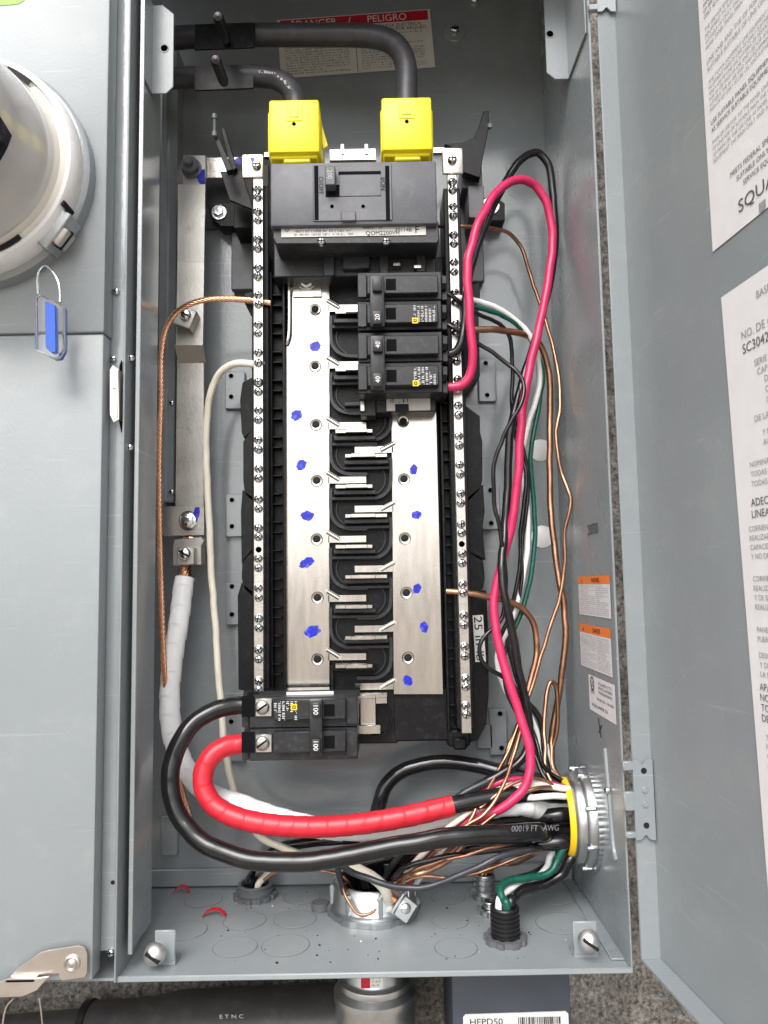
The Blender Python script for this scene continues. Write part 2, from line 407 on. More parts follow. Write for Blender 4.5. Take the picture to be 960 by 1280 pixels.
# ================================================================ shared little meshes
def screw_mesh(r, h, name='screw', slot=True, cross=True, mats=('zinc', 'dark')):
    mb = MB(); mb.lathe([(r, .0004), (r, -h * .45), (r * .9, -h * .75), (r * .62, -h), (0, -h * 1.06)], (0, 0, 0), (0, 1, 0), 14, 0)
    if slot: mb.box(-r * .8, r * .8, -h * 1.10, -h * .8, -r * .13, r * .13, 0, 1)
    if cross: mb.box(-r * .13, r * .13, -h * 1.09, -h * .8, -r * .6, r * .6, 0, 1)
    return proto(mb, name, list(mats))
def hex_mesh(r, h, name='bolt', washer=0, mats=('zinc', 'dark')):
    mb = MB()
    if washer: mb.lathe([(washer, 0), (washer, -.0012), (washer * .96, -.0016), (0, -.0016)], (0, 0, 0), (0, 1, 0), 24, 0)
    mb.lathe([(r, -.001), (r, -h * .8), (r * .86, -h), (0, -h)], (0, 0, 0), (0, 1, 0), 6, 0)
    return proto(mb, name, list(mats), 25)
SCREW = screw_mesh(PX(5.6, -.088), .0042)
SCREW_BIG = screw_mesh(PX(11, -.15), .007)
SCREW_SM = screw_mesh(PX(4.5, -.16), .0025)

# ================================================================ enclosure
enc = thing('panel_enclosure', 'grey painted steel panel box standing open with its wiring exposed', 'electrical panel', (-.01, -.08, FZ))
ZT = .64
mb = MB(); mb.box(-.262, XR, 0, .002, FZ - .001, ZT, 0)
back = mb.build('back_wall', 'paint', enc)
# ledge along the bottom of the back
MB().box(-.255, XR - .001, -.004, -.0005, FZ + .001, W(450, 1081).z, .001).build('bottom_ledge', 'paint', back)
# rails that carry the interior
def tabplate(px0, py0, px1, py1, Y=-.006, holes=()):
    o = MB().pbox(px0, py0, px1, py1, Y, -.0005, .0008).build('mounting_plate', 'paint', back)
    for hx, hy in holes:
        p = W(hx, hy, Y)
        MB().ringprof([(.0030, 0), (.0030, .0006), (.0023, .0006), (.0023, 0)], p, (0, -1, 0), 16).lathe([(.0024, .0001), (0, .0001)], p, (0, -1, 0), 16, 1).build('plate_hole', ['paint', 'ink'], back)
tabplate(281, 464, 306, 511, holes=((289, 496), (289, 470)))
tabplate(282, 617, 306, 671, holes=((290, 625), (290, 658)))
tabplate(282, 728, 306, 781, holes=((290, 733), (290, 768)))
tabplate(281, 866, 306, 952, holes=((289, 902), (290, 937)))
tabplate(598, 448, 620, 502, holes=((607, 454), (609, 494)))
tabplate(602, 607, 625, 662, holes=((613, 613), (614, 654)))
tabplate(612, 886, 634, 944, holes=((625, 892), (627, 935)))
tabplate(596, 905, 616, 936)
tabplate(202, 1020, 222, 1070)
# vertical channel at the left, ends above the neutral lug
MB().pbox(199, 60, 207, 640, -.030, -.0005, .001).pbox(207, 60, 220, 628, -.024, -.0004, .001).build('side_channel', 'paint', back)
for py in (504, 615): inst(SCREW_SM, 'rivet', W(215, py, -.024), back)
# bolts at the top of the back
for px, py, r in ((568, 40, .0115), (593, 3, .006)):
    p = W(px, py, 0)
    MB().lathe([(r, 0), (r, .0012), (r * .93, .002), (0, .002)], p, (0, -1, 0), 28).build('washer', 'paint', back)
    inst(screw_mesh(.0045, .005, 'bolt'), 'bolt', p + V((0, -.0018, 0)), back)
# white hole plugs
for px, py in ((675.5, 563), (678, 671)):
    MB().lathe([(.0109, -.0002), (.0109, .0008), (.0101, .0014), (0, .0015)], W(px, py, 0), (0, -1, 0), 32).build('hole_plug', 'white', back)

# warning plate on the back
mb = MB(); Y = -.001; c = [W(341, 22, Y), W(546, 7, Y), W(549, 90, Y), W(343, 101, Y)]
u = (c[1] - c[0]).normalized(); v = -(c[3] - c[0]); v = (v - u * v.dot(u)).normalized()
wid, hei = PX(205, Y), PX(83, Y) * 1.0; o0 = (c[0] + c[1] + c[2] + c[3]) / 4
mb.rect(o0, u, v, wid, hei, 0, .0004)
mb.rect(o0 + v * hei * .40, u, v, wid * .965, hei * .165, 1, .0007)
mb.text('DANGER', o0 + v * hei * .40 - u * wid * .245, u, v, hei * .115, 2, .0010)
mb.text('PELIGRO', o0 + v * hei * .40 + u * wid * .215, u, v, hei * .115, 2, .0010)
mb.text('/', o0 + v * hei * .40 - u * wid * .03, u, v, hei * .115, 2, .0010)
tp = o0 + v * hei * .40 - u * wid * .40
mb.add([tp + v * .005 + u * 0 - u.cross(v) * -.001, tp - v * .004 - u * .0055 + u.cross(v) * .001, tp - v * .004 + u * .0055 + u.cross(v) * .001], [(0, 1, 2)], 2)
rn = random.Random(3)
for k in (-1, 1):
    mb.greek(o0 + v * hei * -.13 + u * wid * .245 * k, u, v, wid * .43, hei * .66, 15, 3, .0008, rn, .95, .62)
mb.text('DESCARGA ELECTRICA,', o0 + v * hei * .265 + u * wid * .27, u, v, hei * .055, 3, .0008)
mb.text('O DESTELLO POR ARQUEO', o0 + v * hei * .20 + u * wid * .27, u, v, hei * .055, 3, .0008)
mb.rect(o0 - v * hei * .1, u, v, .0006, hei * .78, 3, .0008)
mb.build('warning_label', ['paper2', 'inkred', 'inkwhite', 'ink'], back)

# floor
mb = MB(); mb.box(-.262, XR + .0015, -.1665, .001, FZ - .002, FZ, 0)
mb.box(XL - .001, XR + .0018, YF - .0005, -.1664, FZ - .0026, FZ + .0016, .0008)
floor = mb.build('floor', 'paint2', enc)
for px, py, rr in ((254, 1125, 22), (231, 1163, 26), (306, 1151, 25), (294, 1184, 26), (357, 1182, 28), (369, 1149, 25), (377, 1121, 22), (560, 1122, 20),
                   (563, 1151, 22), (570, 1185, 25), (693, 1121, 24), (702, 1154, 30)):
    p = WZ(px, py, FZ); r = PX(rr, p.y)
    MB().lathe([(r, .0001), (r, .00025), (r * .985, .0004), (0, .0004)], p, (0, 0, 1), 40).ringprof([(r * 1.03, .0001), (r * 1.03, .0002), (r, .0002), (r, .0001)], p, (0, 0, 1), 40, 1).build('knockout', ['paint2', 'fitting'], floor, smooth=4)
# right side wall
mb = MB(); mb.box(XR, XR + .002, YF, .001, FZ - .001, ZT, .0006)
mb.box(XR - .010, XR, -.155, -.002, FZ + .0002, FZ + .002, .0005)            # bent flange sitting on the floor
rw = mb.build('right_wall', 'paint3', enc)
mb = MB(); mb.box(-.262, XR, YF, 0, ZT, ZT + .002, 0); mb.box(XL, XR, YF, YF + .002, .530, ZT, 0); mb.build('top_wall', 'paint', enc)
# raised bead on the right wall
mb = MB(); a = WX(757, 935, XR); b2 = WX(768, 1062, XR)
mb.tube([a, a.lerp(b2, .5), b2, b2 + V((0, -.006, -.006))], .0022, 8)
mb.build('bead', 'paint', rw)
p = WX(760, 988, XR - .0015); o = inst(SCREW_SM, 'screw', p, rw, (0, 0, R(-90)))
# stickers on the right wall
def wall_sticker(name, c4, draw, mats):
    P = [WX(x, y, XR - .0004) for x, y in c4]; o_ = (P[0] + P[1] + P[2] + P[3]) / 4
    u_ = V((0, -1, 0)); v_ = V((0, 0, 1)); w_ = abs(((P[1] + P[2]) / 2 - (P[0] + P[3]) / 2).y); h_ = abs(((P[0] + P[1]) / 2 - (P[2] + P[3]) / 2).z)
    m_ = MB(); m_.rect(o_, u_, v_, w_, h_, 0); draw(m_, o_, u_, v_, w_, h_); return m_.build(name, mats, rw)
def warn(word):
    def d(m_, o_, u_, v_, w_, h_):
        m_.rect(o_ + v_ * h_ * .40, u_, v_, w_, h_ * .20, 1, .0001)
        m_.text(word, o_ + v_ * h_ * .40 + u_ * w_ * .08, u_, v_, h_ * .11, 2, .0003)
        q = o_ + v_ * h_ * .40 - u_ * w_ * .36; s_ = h_ * .05
        m_.add([q + v_ * s_ - V((.0003, 0, 0)), q - v_ * s_ - u_ * s_ - V((.0003, 0, 0)), q - v_ * s_ + u_ * s_ - V((.0003, 0, 0))], [(0, 1, 2)], 2)
        rn_ = random.Random(word); m_.greek(o_ - v_ * h_ * .10 - u_ * w_ * .2, u_, v_, w_ * .52, h_ * .74, 15, 3, .0003, rn_, .98, .6)
        m_.greek(o_ - v_ * h_ * .10 + u_ * w_ * .27, u_, v_, w_ * .38, h_ * .74, 15, 3, .0003, rn_, .98, .6)
    return d
wall_sticker('warning_label', ((722, 722), (762, 718), (764, 773), (725, 768)), warn('WARNING'), ['paper', 'orange', 'ink', 'inkgrey'])
wall_sticker('warning_label', ((724, 780), (763, 785), (766, 845), (727, 833)), warn('DANGER'), ['paper', 'orange', 'ink', 'inkgrey'])
def listing(m_, o_, u_, v_, w_, h_):
    m_.ringprof([(.0056, .0002), (.0056, .0004), (.0046, .0004), (.0046, .0002)], o_ + v_ * h_ * .28 - u_ * w_ * .34, (-1, 0, 0), 24, 1)
    m_.text('UL', o_ + v_ * h_ * .28 - u_ * w_ * .34, u_, v_, .005, 1, .0004)
    m_.text('LISTED', o_ + v_ * h_ * .06 - u_ * w_ * .34, u_, v_, .0028, 1, .0004)
    for k, t_ in enumerate(('CLASS CTL', 'ENCLOSED', 'PANELBOARD')): m_.text(t_, o_ + v_ * h_ * (.36 - .12 * k) + u_ * w_ * .16, u_, v_, h_ * .07, 1, .0004, width=w_ * .5)
    m_.text('ISSUE NO. HB-0381', o_ - v_ * h_ * .08 + u_ * w_ * .14, u_, v_, h_ * .065, 1, .0004, width=w_ * .62)
    m_.text('SQUARE D', o_ - v_ * h_ * .30 - u_ * w_ * .08, u_, v_, h_ * .085, 1, .0004, width=w_ * .6)
wall_sticker('listing_label', ((735, 846), (768, 852), (771, 904), (738, 889)), listing, ['paper', 'ink'])
mb = MB(); p = WX(741, 661, XR - .0003); mb.text('250730', p, (0, -1, 0), UZ, .0085, 0, .0003, width=.030); mb.build('stamped_number', 'ink', rw)
mb = MB(); p = WX(750, 910, XR - .0004)
mb.tube([p + V((0, .004, .007)), p + V((0, -.002, -.007))], .0004, 5); mb.tube([p + V((0, -.005, .003)), p + V((0, .003, -.004))], .0004, 5); mb.build('pen_mark', 'ink', rw)
# left lip, barrier plate
mb = MB(); mb.box(XL - .0012, XL + .0004, YF - .003, -.120, FZ - .0015, ZT, .0005); mb.build('left_wall', 'paint2', enc)
mb = MB(); zb = W(165, 1190, -.155).z
mb.box(-.1905, -.1892, -.158, -.106, zb, ZT, .0004)
mb.box(-.1905, -.1868, -.1596, -.158, zb, ZT, .0005)
bar = mb.build('barrier_plate', 'paint', enc)
for py in (449, 560):
    p = W(161, py, -.158); inst(SCREW_SM, 'screw', V((-.1938, -.160, p.z)), bar)
# mounting tabs near the top
def toptab(side):
    Y = -.134 if side < 0 else -.106; mb = MB()
    if side < 0:
        a = W(188, 8, Y); b_ = W(217, 118, Y); x0 = -.1892; x1 = b_.x; z0 = b_.z; z1 = a.z; ch = .006
        pts = [(x0, z0), (x1 - ch, z0), (x1, z0 + ch), (x1, z1 - ch * 1.4), (x1 - ch * 1.6, z1), (x0, z1)]
        hole = W(206, 62, Y); mb.box(-.1891, -.1876, -.157, Y, z0, z1, .0004)
    else:
        a = W(677, -60, Y); b_ = W(707, 100, Y); x0 = a.x; x1 = XR; z0 = b_.z; z1 = a.z; ch = .008
        pts = [(x0 + ch * .9, z0), (x1, z0), (x1, z1), (x0, z1), (x0, z0 + ch * .8)]
        hole = W(687, 44, Y); mb.box(XR - .0018, XR - .0002, -.164, Y, z0, z1, .0004)
    mb.prism(pts, Y - .0015, Y, .0004)
    o = mb.build('mounting_tab', 'paint2', enc)
    MB().ringprof([(.0042, .0015), (.0038, .0020), (.0030, .0019), (.0030, .0015)], hole, (0, -1, 0), 20).lathe([(.0031, .0017), (0, .0017)], hole, (0, -1, 0), 20, 1).build('tab_hole', ['paint2', 'dark'], o)
toptab(-1); toptab(1)
# corner brackets with cover screws, standing on the floor
for px, py, sx, px0, px1, py0, py1, yb in ((197, 1187, 1, 193, 219, 1163, 1202, -.150), (733, 1171, -1, 717, 747, 1152, 1194, -.150)):
    mb = MB(); mb.pbox(px0, py0, px1, py1, yb, yb + .002, .0008)
    x0, x1, z0, z1 = RX(px0, py0, px1, py1, yb)
    mb.prism([(x0, FZ + .0002), (x1, FZ + .0002), (x1, z0 + .004), (x0, z0 + .004)], yb + .0004, yb + .0018, 0)
    mb.box(x0, x1, yb + .0015, yb + .016, FZ + .0002, FZ + .002, .0003)
    b_ = mb.build('cover_bracket', 'paint2', enc)
    m2 = MB(); p = W(px, py, yb - .002); r = PX(13, -.155)
    m2.lathe([(.004, -.004), (.004, .004), (r * .8, .004), (r, .0055), (r * .95, .009), (r * .6, .0125), (0, .0138)], p, (0, -1, 0), 24)
    m2.box(p.x - r * .75, p.x + r * .75, p.y - .0143, p.y - .009, p.z - .001, p.z + .001, 0, 1, Matrix.Translation(p) @ Matrix.Rotation(R(35), 4, 'Y') @ Matrix.Translation(-p))
    m2.build('cover_screw', ['dullzinc', 'ink'], b_)

# ---------------------------------------------------------------- door, open on its right-hand hinge
Yh = -.170
h0 = W(826, 1198, Yh)
dv = V((.109, -1, 0)).normalized()         # along the door, towards its free edge
dn = V((-1, -.109, 0)).normalized()        # its inner side, facing left
ZD = h0.z
def DP(s, z, off=0.0): return h0 * 1.0 + dv * s + V((0, 0, z - ZD)) + dn * off
def door_hit(px, py, off=0.0):
    d = ray(px, py); q = h0 + dn * off; t = (q - CAM).dot(dn) / d.dot(dn); p = CAM + d * t
    return (p - h0).dot(dv), p.z
mb = MB()
def dbox(m_, s0, s1, o0_, o1_, z0, z1, bev=.0006, mi=0):
    mt = Matrix.Translation(V((h0.x, h0.y, 0))) @ Matrix((( dv.x, dn.x, 0, 0), (dv.y, dn.y, 0, 0), (0, 0, 1, 0), (0, 0, 0, 1)))
    m_.box(s0, s1, o0_, o1_, z0, z1, bev, mi, mt)
dbox(mb, 0, .372, -.0016, 0, ZD, .66, .0005)
door = mb.build('door', 'paint2', enc)
mb = MB(); dbox(mb, -.0016, 0, -.0016, .0145, ZD - .0010, .66, .0006); mb.build('hinge_lip', 'paint2', door)
mb = MB(); dbox(mb, .0003, .372, -.0016, .0145, ZD - .0016, ZD, .0005); mb.build('bottom_lip', 'paint2', door)
# hinges
def hinge(py0, py1):
    mb = MB(); z0 = W(800, py1, Yh).z; z1 = W(800, py0, Yh).z
    n = 22; xr = h0.x - .0005; xl = h0.x - .0150; ys = Yh - .0040
    out = [(xl, z0), (xl, z1)]
    bot = []
    for i in range(n + 1):
        t = i / n; bot.append((xl + (xr - xl) * t, (.0035 * math.exp(-((t - .5) / .16) ** 2))))
    pts = [(x, z1 - dz) for x, dz in bot] + [(x, z0 + dz) for x, dz in bot[::-1]]
    mb.prism(pts, ys, ys + .0014, 0)
    o = mb.build('hinge', 'paint', door)
    for k, fz in enumerate((.18, .44, .62, .86)):
        p = V((xl + (xr - xl) * .55, ys, z0 + (z1 - z0) * fz))
        MB().lathe([(.0023, -.0002), (.0019, .0010 if k in (1, 2) else .0004), (0, .0011 if k in (1, 2) else .0004)], p, (0, -1, 0), 14, 0).build('rivet', 'paint' if k in (1, 2) else 'ink', door)
    m2 = MB()
    for fz0, fz1 in ((.02, .10), (.36, .60), (.86, .98)):
        m2.box(xl - .007, xl + .001, ys - .0002, ys + .004, z0 + (z1 - z0) * fz0, z0 + (z1 - z0) * fz1, .0008)
    m2.build('hinge_knuckle', 'paint', door)
hinge(948, 1048); hinge(-80, 18)
# printed sheets on the door
DU, DV_ = dv, UZ
mb = MB()
s0, z0 = door_hit(891, 315, .0005); st, zt = door_hit(873, 0, .0005)
LW = .20; o_ = lambda s, z: DP(s, z, .0006)
zt2 = .62
mb.add([o_(s0, z0), o_(s0 + LW, z0 - .0), o_(s0 + LW + (st - s0) * 1.2, zt2), o_(s0 + (st - s0) * 1.2, zt2)], [(0, 1, 2, 3)])
rn = random.Random(11); up = .004
mb.text('SQUARE D', o_(s0 + .030, z0 + .0135), DU, UZ, .0075, 1, .0004, 'l', width=.062)
mb.rect(o_(s0 + .052, z0 + .003), DU, UZ, .006, .005, 3, .0004)
for k, t_ in enumerate(('MEETS FEDERAL SPEC W-P-115C', 'SUITABLE ONLY FOR USE AS', 'SERVICE EQUIPMENT')):
    mb.text(t_, o_(s0 + .024 + .006 * k, z0 + .036 - .0055 * k), DU, UZ, .0030, 1, .0004, 'l')
z = z0 + .052
while z < zt2 - .01:
    hgt = rn.choice((.010, .016, .022)); wx = rn.uniform(.12, .18)
    mb.words(o_(s0 + .008 + wx / 2 - (z - z0) * .012, z + hgt / 2), DU, UZ, wx, hgt, max(2, int(hgt / .0034)), rn.choice((2, 2, 1)), ['SUITABLE', 'ONLY', 'FOR', 'USE', 'AS', 'SERVICE', 'EQUIPMENT', 'PANEL', 'THE', 'OF', 'LINE', 'AND', 'TO', 'MAIN'], rn); z += hgt + rn.uniform(.002, .006)
mb.build('wiring_label', ['paper', 'inkdoor', 'inkpale', 'inkpale'], door)
mb = MB()
s1, z1 = door_hit(901.5, 372, .0005); s2, z2 = door_hit(960, 1110, .0005)
tilt = (s2 - s1) / (z2 - z1); zb2 = z2 - .02
q = lambda s, z: DP(s1 + s + (z - z1) * tilt, z, .0006)
mb.add([q(0, zb2), q(LW, zb2), q(LW, z1), q(0, z1)], [(0, 1, 2, 3)])
VV = (V((0, 0, 1)) + dv * tilt).normalized()
lines = [(.035, .012, 'BASE INT', .0042, 2), (.018, .030, 'NO. DE CATALOGO', .0048, 2), (.018, .038, 'SC3042M200PS', .0056, 1), (.028, .049, 'SERIE S01', .0036, 2), (.030, .0545, 'CAPACIDAD NOMINAL', .0036, 2),
         (.036, .060, 'DE LA LINEA', .0036, 2), (.036, .066, 'CAPACIDAD', .0036, 2), (.036, .072, 'CORRIENTE', .0036, 2), (.024, .080, 'DE LA COMPANIA', .0036, 2),
         (.014, .126, 'ADECUADO PARA', .0044, 1), (.014, .1325, 'LINEA PARA 75 C', .0044, 1)]
for (sx, dz, t_, hh, mi) in lines: mb.text(t_, q(sx, z1 - dz), DU, VV, hh, mi, .0004, 'l')
z = z1 - .086; rn = random.Random(5)
POOL_ES = ['CAPACIDAD', 'DE LA LINEA', 'PARA', 'AUTOMATICOS', 'CORRIENTE', 'NOMINAL', 'TODAS LAS', 'FUENTES', 'DE', 'LA', 'PUERTA', 'Y', 'EL', 'PANEL', 'SERVICIO', 'REALIZAR', 'NO', 'DESCONECTAR']
def para(zt_, rows, rh, mi, sx=.012): mb.words(q(sx + .085, zt_ - rows * rh / 2), DU, VV, .17, rows * rh, rows, mi, POOL_ES, rn)
para(z1 - .086, 2, .0055, 2, .03); para(z1 - .102, 3, .0055, 2, .016)
for dz, rows, mi in ((.138, 4, 2), (.166, 4, 2), (.194, 2, 2), (.208, 3, 2), (.252, 5, 2), (.281, 5, 2), (.396, 3, 2), (.415, 4, 1), (.443, 6, 2)): para(z1 - dz, rows, .0052, mi, .010)
for k, t_ in enumerate(('APAGANDO LA MA', 'NO DESENERGIZA', 'TODAS LAS FUEN', 'DE REALIZAR')): mb.text(t_, q(.008, z1 - .228 - .0056 * k), DU, VV, .0040, 1, .0004, 'l')
for k in range(6):
    mb.rect(q(.095, z1 - .315 - .013 * k), DU, VV, .175, .0006, 1, .0004)
    if k < 5: para(z1 - .319 - .013 * k, 1, .005, 2, .022)
mb.rect(q(.0075, z1 - .3475), VV, -DU, .065, .0005, 1, .0004)
mb.build('data_label', ['paper', 'inkdoor', 'inkpale'], door)

# ================================================================ meter side
YC = -.184
met = thing('meter_compartment', 'grey steel meter compartment cover beside the open panel box', 'meter cover', (-.31, YF, -.28))
xe = W(127, 600, YC).x; zb = W(100, 1227, YC).z; zs = W(80, 416, YC).z
MB().box(-.55, xe - .0008, YC + .0015, YF + .001, zb, zs - .0005, .0016, 0, None, 2).build('lower_cover', 'paint2', met)
MB().box(-.55, xe, YC - .0008, YF + .0016, zs, .64, .0016, 0, None, 2).build('upper_cover', 'paint2', met)
MB().box(-.55, XL - .0014, YF + .0018, YF + .0035, zb + .012, .64, .0005).build('front_flange', 'paint', met)
for px, py in ((148, 365), (139, 1190), (142, 449)):
    inst(SCREW_SM, 'screw', W(px if px != 148 else 146, py, YF + .0018), met)
MB().lathe([(.0016, .0002), (0, .0003)], W(141, 1103, YF + .0018), (0, -1, 0), 12).build('pilot_hole', 'ink', met)
MB().add([W(-8, -12, YC - .0012), W(-8, 7, YC - .0012), W(22, 5, YC - .0012), W(30, 0, YC - .0012), W(30, -12, YC - .0012)], [(0, 1, 2, 3, 4)]).build('sticker', 'lime', met)
# catch plate in the flange
mb = MB(); mb.pprism([(137, 462), (141, 456), (149, 462), (149, 524), (142, 528), (137, 518)], YF - .008, YF - .0068, .0003)
a = W(149, 462, YF - .008); b_ = W(149, 524, YF - .008); mb.box(a.x - .0012, a.x, YF - .008, YF + .0015, b_.z, a.z, .0003)
lc = mb.build('catch_plate', 'stainless', met)
MB().pprism([(149, 458), (151.5, 450), (151.5, 540), (149, 528)], YF - .0008, YF + .0012, 0).build('catch_slot', 'dark', met)
MB().lathe([(.0013, 0), (.0008, .0008), (0, .001)], W(143, 485, YF - .008), (0, -1, 0), 12).build('catch_rivet', 'zinc', met)

# stainless latch at the bottom
mb = MB(); Y = YC - .0035
lp = [(10, 1224), (18, 1214), (50, 1191), (60, 1188), (98, 1182), (106, 1184), (109, 1192), (109, 1216), (106, 1222), (78, 1226), (74, 1224), (73, 1217), (48, 1219), (46, 1224)]
mb.pprism(lp, Y, Y + .0016, .0003)
mb.pprism([(-30, 1247), (0, 1247), (28, 1246), (46, 1238), (61, 1221), (46, 1223), (10, 1223), (-12, 1232), (-30, 1233)], Y - .004, Y - .0024, .0003)
a = W(10, 1223, Y); b_ = W(47, 1223, Y); mb.box(a.x, b_.x, Y - .004, Y + .001, a.z - .0012, a.z + .0012, .0005)
lat = mb.build('latch', 'stainless', met)
mb = MB(); p = W(90, 1204, Y); mb.lathe([(.0058, 0), (.0056, .0012), (.0045, .0018), (.0036, .0006), (.0034, .0010), (.0026, .0016), (0, .0020)], p, (0, -1, 0), 24); mb.build('latch_rivet', 'stainless', lat)
mb = MB(); mb.tube([W(17, 1248, Y - .004), W(8, 1258, Y - .003), W(4, 1275, Y - .002), W(4, 1300, Y), W(30, 1318, Y), W(52, 1300, Y), W(52, 1270, Y - .002), W(49, 1247, Y - .003)], .0006, 6)
tag(mb.build('seal_wire', 'stainless'), 'thin wire loop hanging under the stainless latch', 'wire loop')

# electricity meter
YM = YC - .0008
mc = W(-43, 207, -.205); meter = thing('electricity_meter', 'round electricity meter with a sealed metal ring on the compartment cover', 'electricity meter', (mc.x, YM, mc.z))
RR = PX(150, -.205); ax = (0, -1, 0); o_ = V((mc.x, YM, mc.z))
MB().lathe([(RR * 1.05, 0), (RR * 1.05, .012), (RR * 1.02, .014), (RR * .9, .014)], o_, ax, 72).build('socket_collar', 'paint', meter)
a0, a1 = R(-122), R(122)
MB().lathe([(RR * .97, .013), (RR * 1.0, .014), (RR * 1.005, .018), (RR * 1.0, .026), (RR * .965, .030), (RR * .93, .030), (RR * .93, .026)], o_, ax, 72).build('sealing_ring', 'ring', meter)
MB().lathe([(RR * .93, .027), (RR * .87, .029), (RR * .855, .033), (RR * .83, .036)], o_, ax, 72).build('inner_rim', 'tan', meter)
dome = MB().lathe([(RR * .85, .030), (RR * .835, .046), (RR * .80, .062), (RR * .785, .066), (RR * .77, .080), (RR * .755, .098), (RR * .71, .112), (RR * .60, .119), (0, .121)], o_, ax, 72).build('cover_dome', 'dome', meter)
# dark display window on the dome side
def dome_pt(ang, r, h): return o_ + V((math.cos(R(ang)) * r, -h, math.sin(R(ang)) * r))
mb = MB(); n = 10; vs = []; fs = []
for i in range(n + 1):
    for j in range(5):
        t = i / n; h = .084 + .030 * j / 4; wdt = 1 - .25 * (1 - j / 4) * (abs(t - .5) * 2) ** 3
        rr = RR * (.787 - .02 * j / 4) if j < 3 else RR * (.775 - .035 * (j - 2) / 2)
        vs.append(dome_pt(-53 + 44 * (.5 + (t - .5) * wdt), rr + .0012, h))
for i in range(n):
    for j in range(4): fs.append((i * 5 + j, (i + 1) * 5 + j, (i + 1) * 5 + j + 1, i * 5 + j + 1))
mb.add(vs, fs); mb.build('display_window', 'window', meter)
# gap in the ring: slots and the locking clip
for a_, b2 in ((64, 48), (-52, -66)):
    mb = MB(); vs = []; fs = []
    for i in range(9):
        t = R(a_ + (b2 - a_) * i / 8)
        for r in (RR * .925, RR * .875): vs.append(o_ + V((math.cos(t) * r, -.0306, math.sin(t) * r)))
    for i in range(8): fs.append((2 * i, 2 * i + 1, 2 * i + 3, 2 * i + 2))
    mb.add(vs, fs).build('rim_slot', 'ink', meter)
t = R(-36); p = o_ + V((math.cos(t) * RR * 1.0, 0, math.sin(t) * RR * 1.0))
mt = Matrix.Translation(p) @ Matrix.Rotation(R(36), 4, 'Y')
MB().box(-.003, .006, -.026, -.006, -.017, .014, .001, 0, mt).build('ring_clip', 'cast', meter)
mt2 = mt @ Matrix.Translation((.006, 0, -.002)); MB().box(-.001, .004, -.024, -.010, -.008, .006, .001, 0, mt2).box(-.001, .0045, -.018, -.016, -.009, .007, .0002, 1, mt2).build('lock_screw', ['stainless', 'ink'], meter)
MB().box(-.0022, -.0005, -.0308, -.012, .0145, .0185, 0, 0, mt).build('ring_gap', 'ink', meter)
# blue seal
Y = -.212
sl_ = thing('seal_tag', 'clear plastic padlock seal with a blue core hanging from the meter ring', 'seal', W(61, 440, Y))
mb = MB(); pts = [(43, 369), (48, 366), (79, 382), (79, 436), (73, 447), (66, 448), (43, 436)]
mb.pprism(pts, Y - .004, Y + .004, .0006); mb.build('seal_body', 'clear', sl_)
MB().pprism([(56, 376), (69, 382), (70, 440), (64, 441), (57, 434)], Y - .0046, Y + .002, .0004).build('seal_core', 'bluepl', sl_)
MB().tube([W(48, 368, Y), W(47, 350, Y - .002), W(50, 337, Y - .004), W(58, 333, Y), W(67, 341, Y + .003), W(74, 356, Y + .003), W(75, 378, Y)], .0009, 8).build('seal_shackle', 'zinc', sl_)

# ================================================================ bus interior
YB = -.062
inte = thing('bus_interior', 'black plastic bus interior with two tinned bus bars and screw terminal bars', 'bus assembly', W(455, 925, -.03))
mb = MB()
mb.pbox(337, 322, 575, 928, -.046, -.004, .002)                     # central tray
mb.pbox(410, 335, 492, 930, -.0575, -.046, .001)                     # between the bars
mb.pbox(492, 860, 560, 926, -.058, -.046, .001)
base = mb.build('base_tray', 'plastic', inte)
def wing(pts, y0=-.040, y1=-.006): MB().pprism(pts, y0, y1, .0006).build('side_wing', 'plastic', base)
wing([(318, 470), (303, 478), (300, 500), (302, 540), (305, 548), (318, 535)])
wing([(330, 515), (318, 530), (304, 552), (304, 600), (306, 618), (330, 640)])
wing([(330, 630), (303, 612), (301, 640), (302, 705), (316, 690), (330, 675)])
wing([(330, 668), (303, 700), (302, 722), (305, 736), (330, 760)])
wing([(330, 750), (302, 728), (297, 745), (298, 862), (330, 868)])
wing([(572, 500), (600, 520), (600, 540), (603, 552), (603, 600), (600, 612), (574, 640)])
wing([(574, 630), (604, 605), (606, 640), (603, 660), (607, 700), (576, 685)])
wing([(574, 680), (604, 702), (606, 722), (604, 735), (578, 760)])
wing([(578, 740), (608, 738), (610, 780), (611, 868), (608, 905), (598, 925), (580, 930)])
wing([(305, 366), (336, 360), (336, 384), (306, 380)])
wing([(577, 360), (600, 352), (600, 372), (580, 388)])
wing([(577, 388), (598, 385), (600, 470), (577, 500)])
# torque figure printed on the wing
mb = MB(); u_, v_ = rot2(88); p = W(599, 798, -.0405)
mb.rect(p, u_, v_, PX(57, -.04), PX(13, -.04), 0, .0003); mb.text('25 in-lb', p, u_, v_, PX(10, -.04), 1, .0006, width=PX(54, -.04)); mb.build('torque_label', ['inkwhite', 'ink'], base)
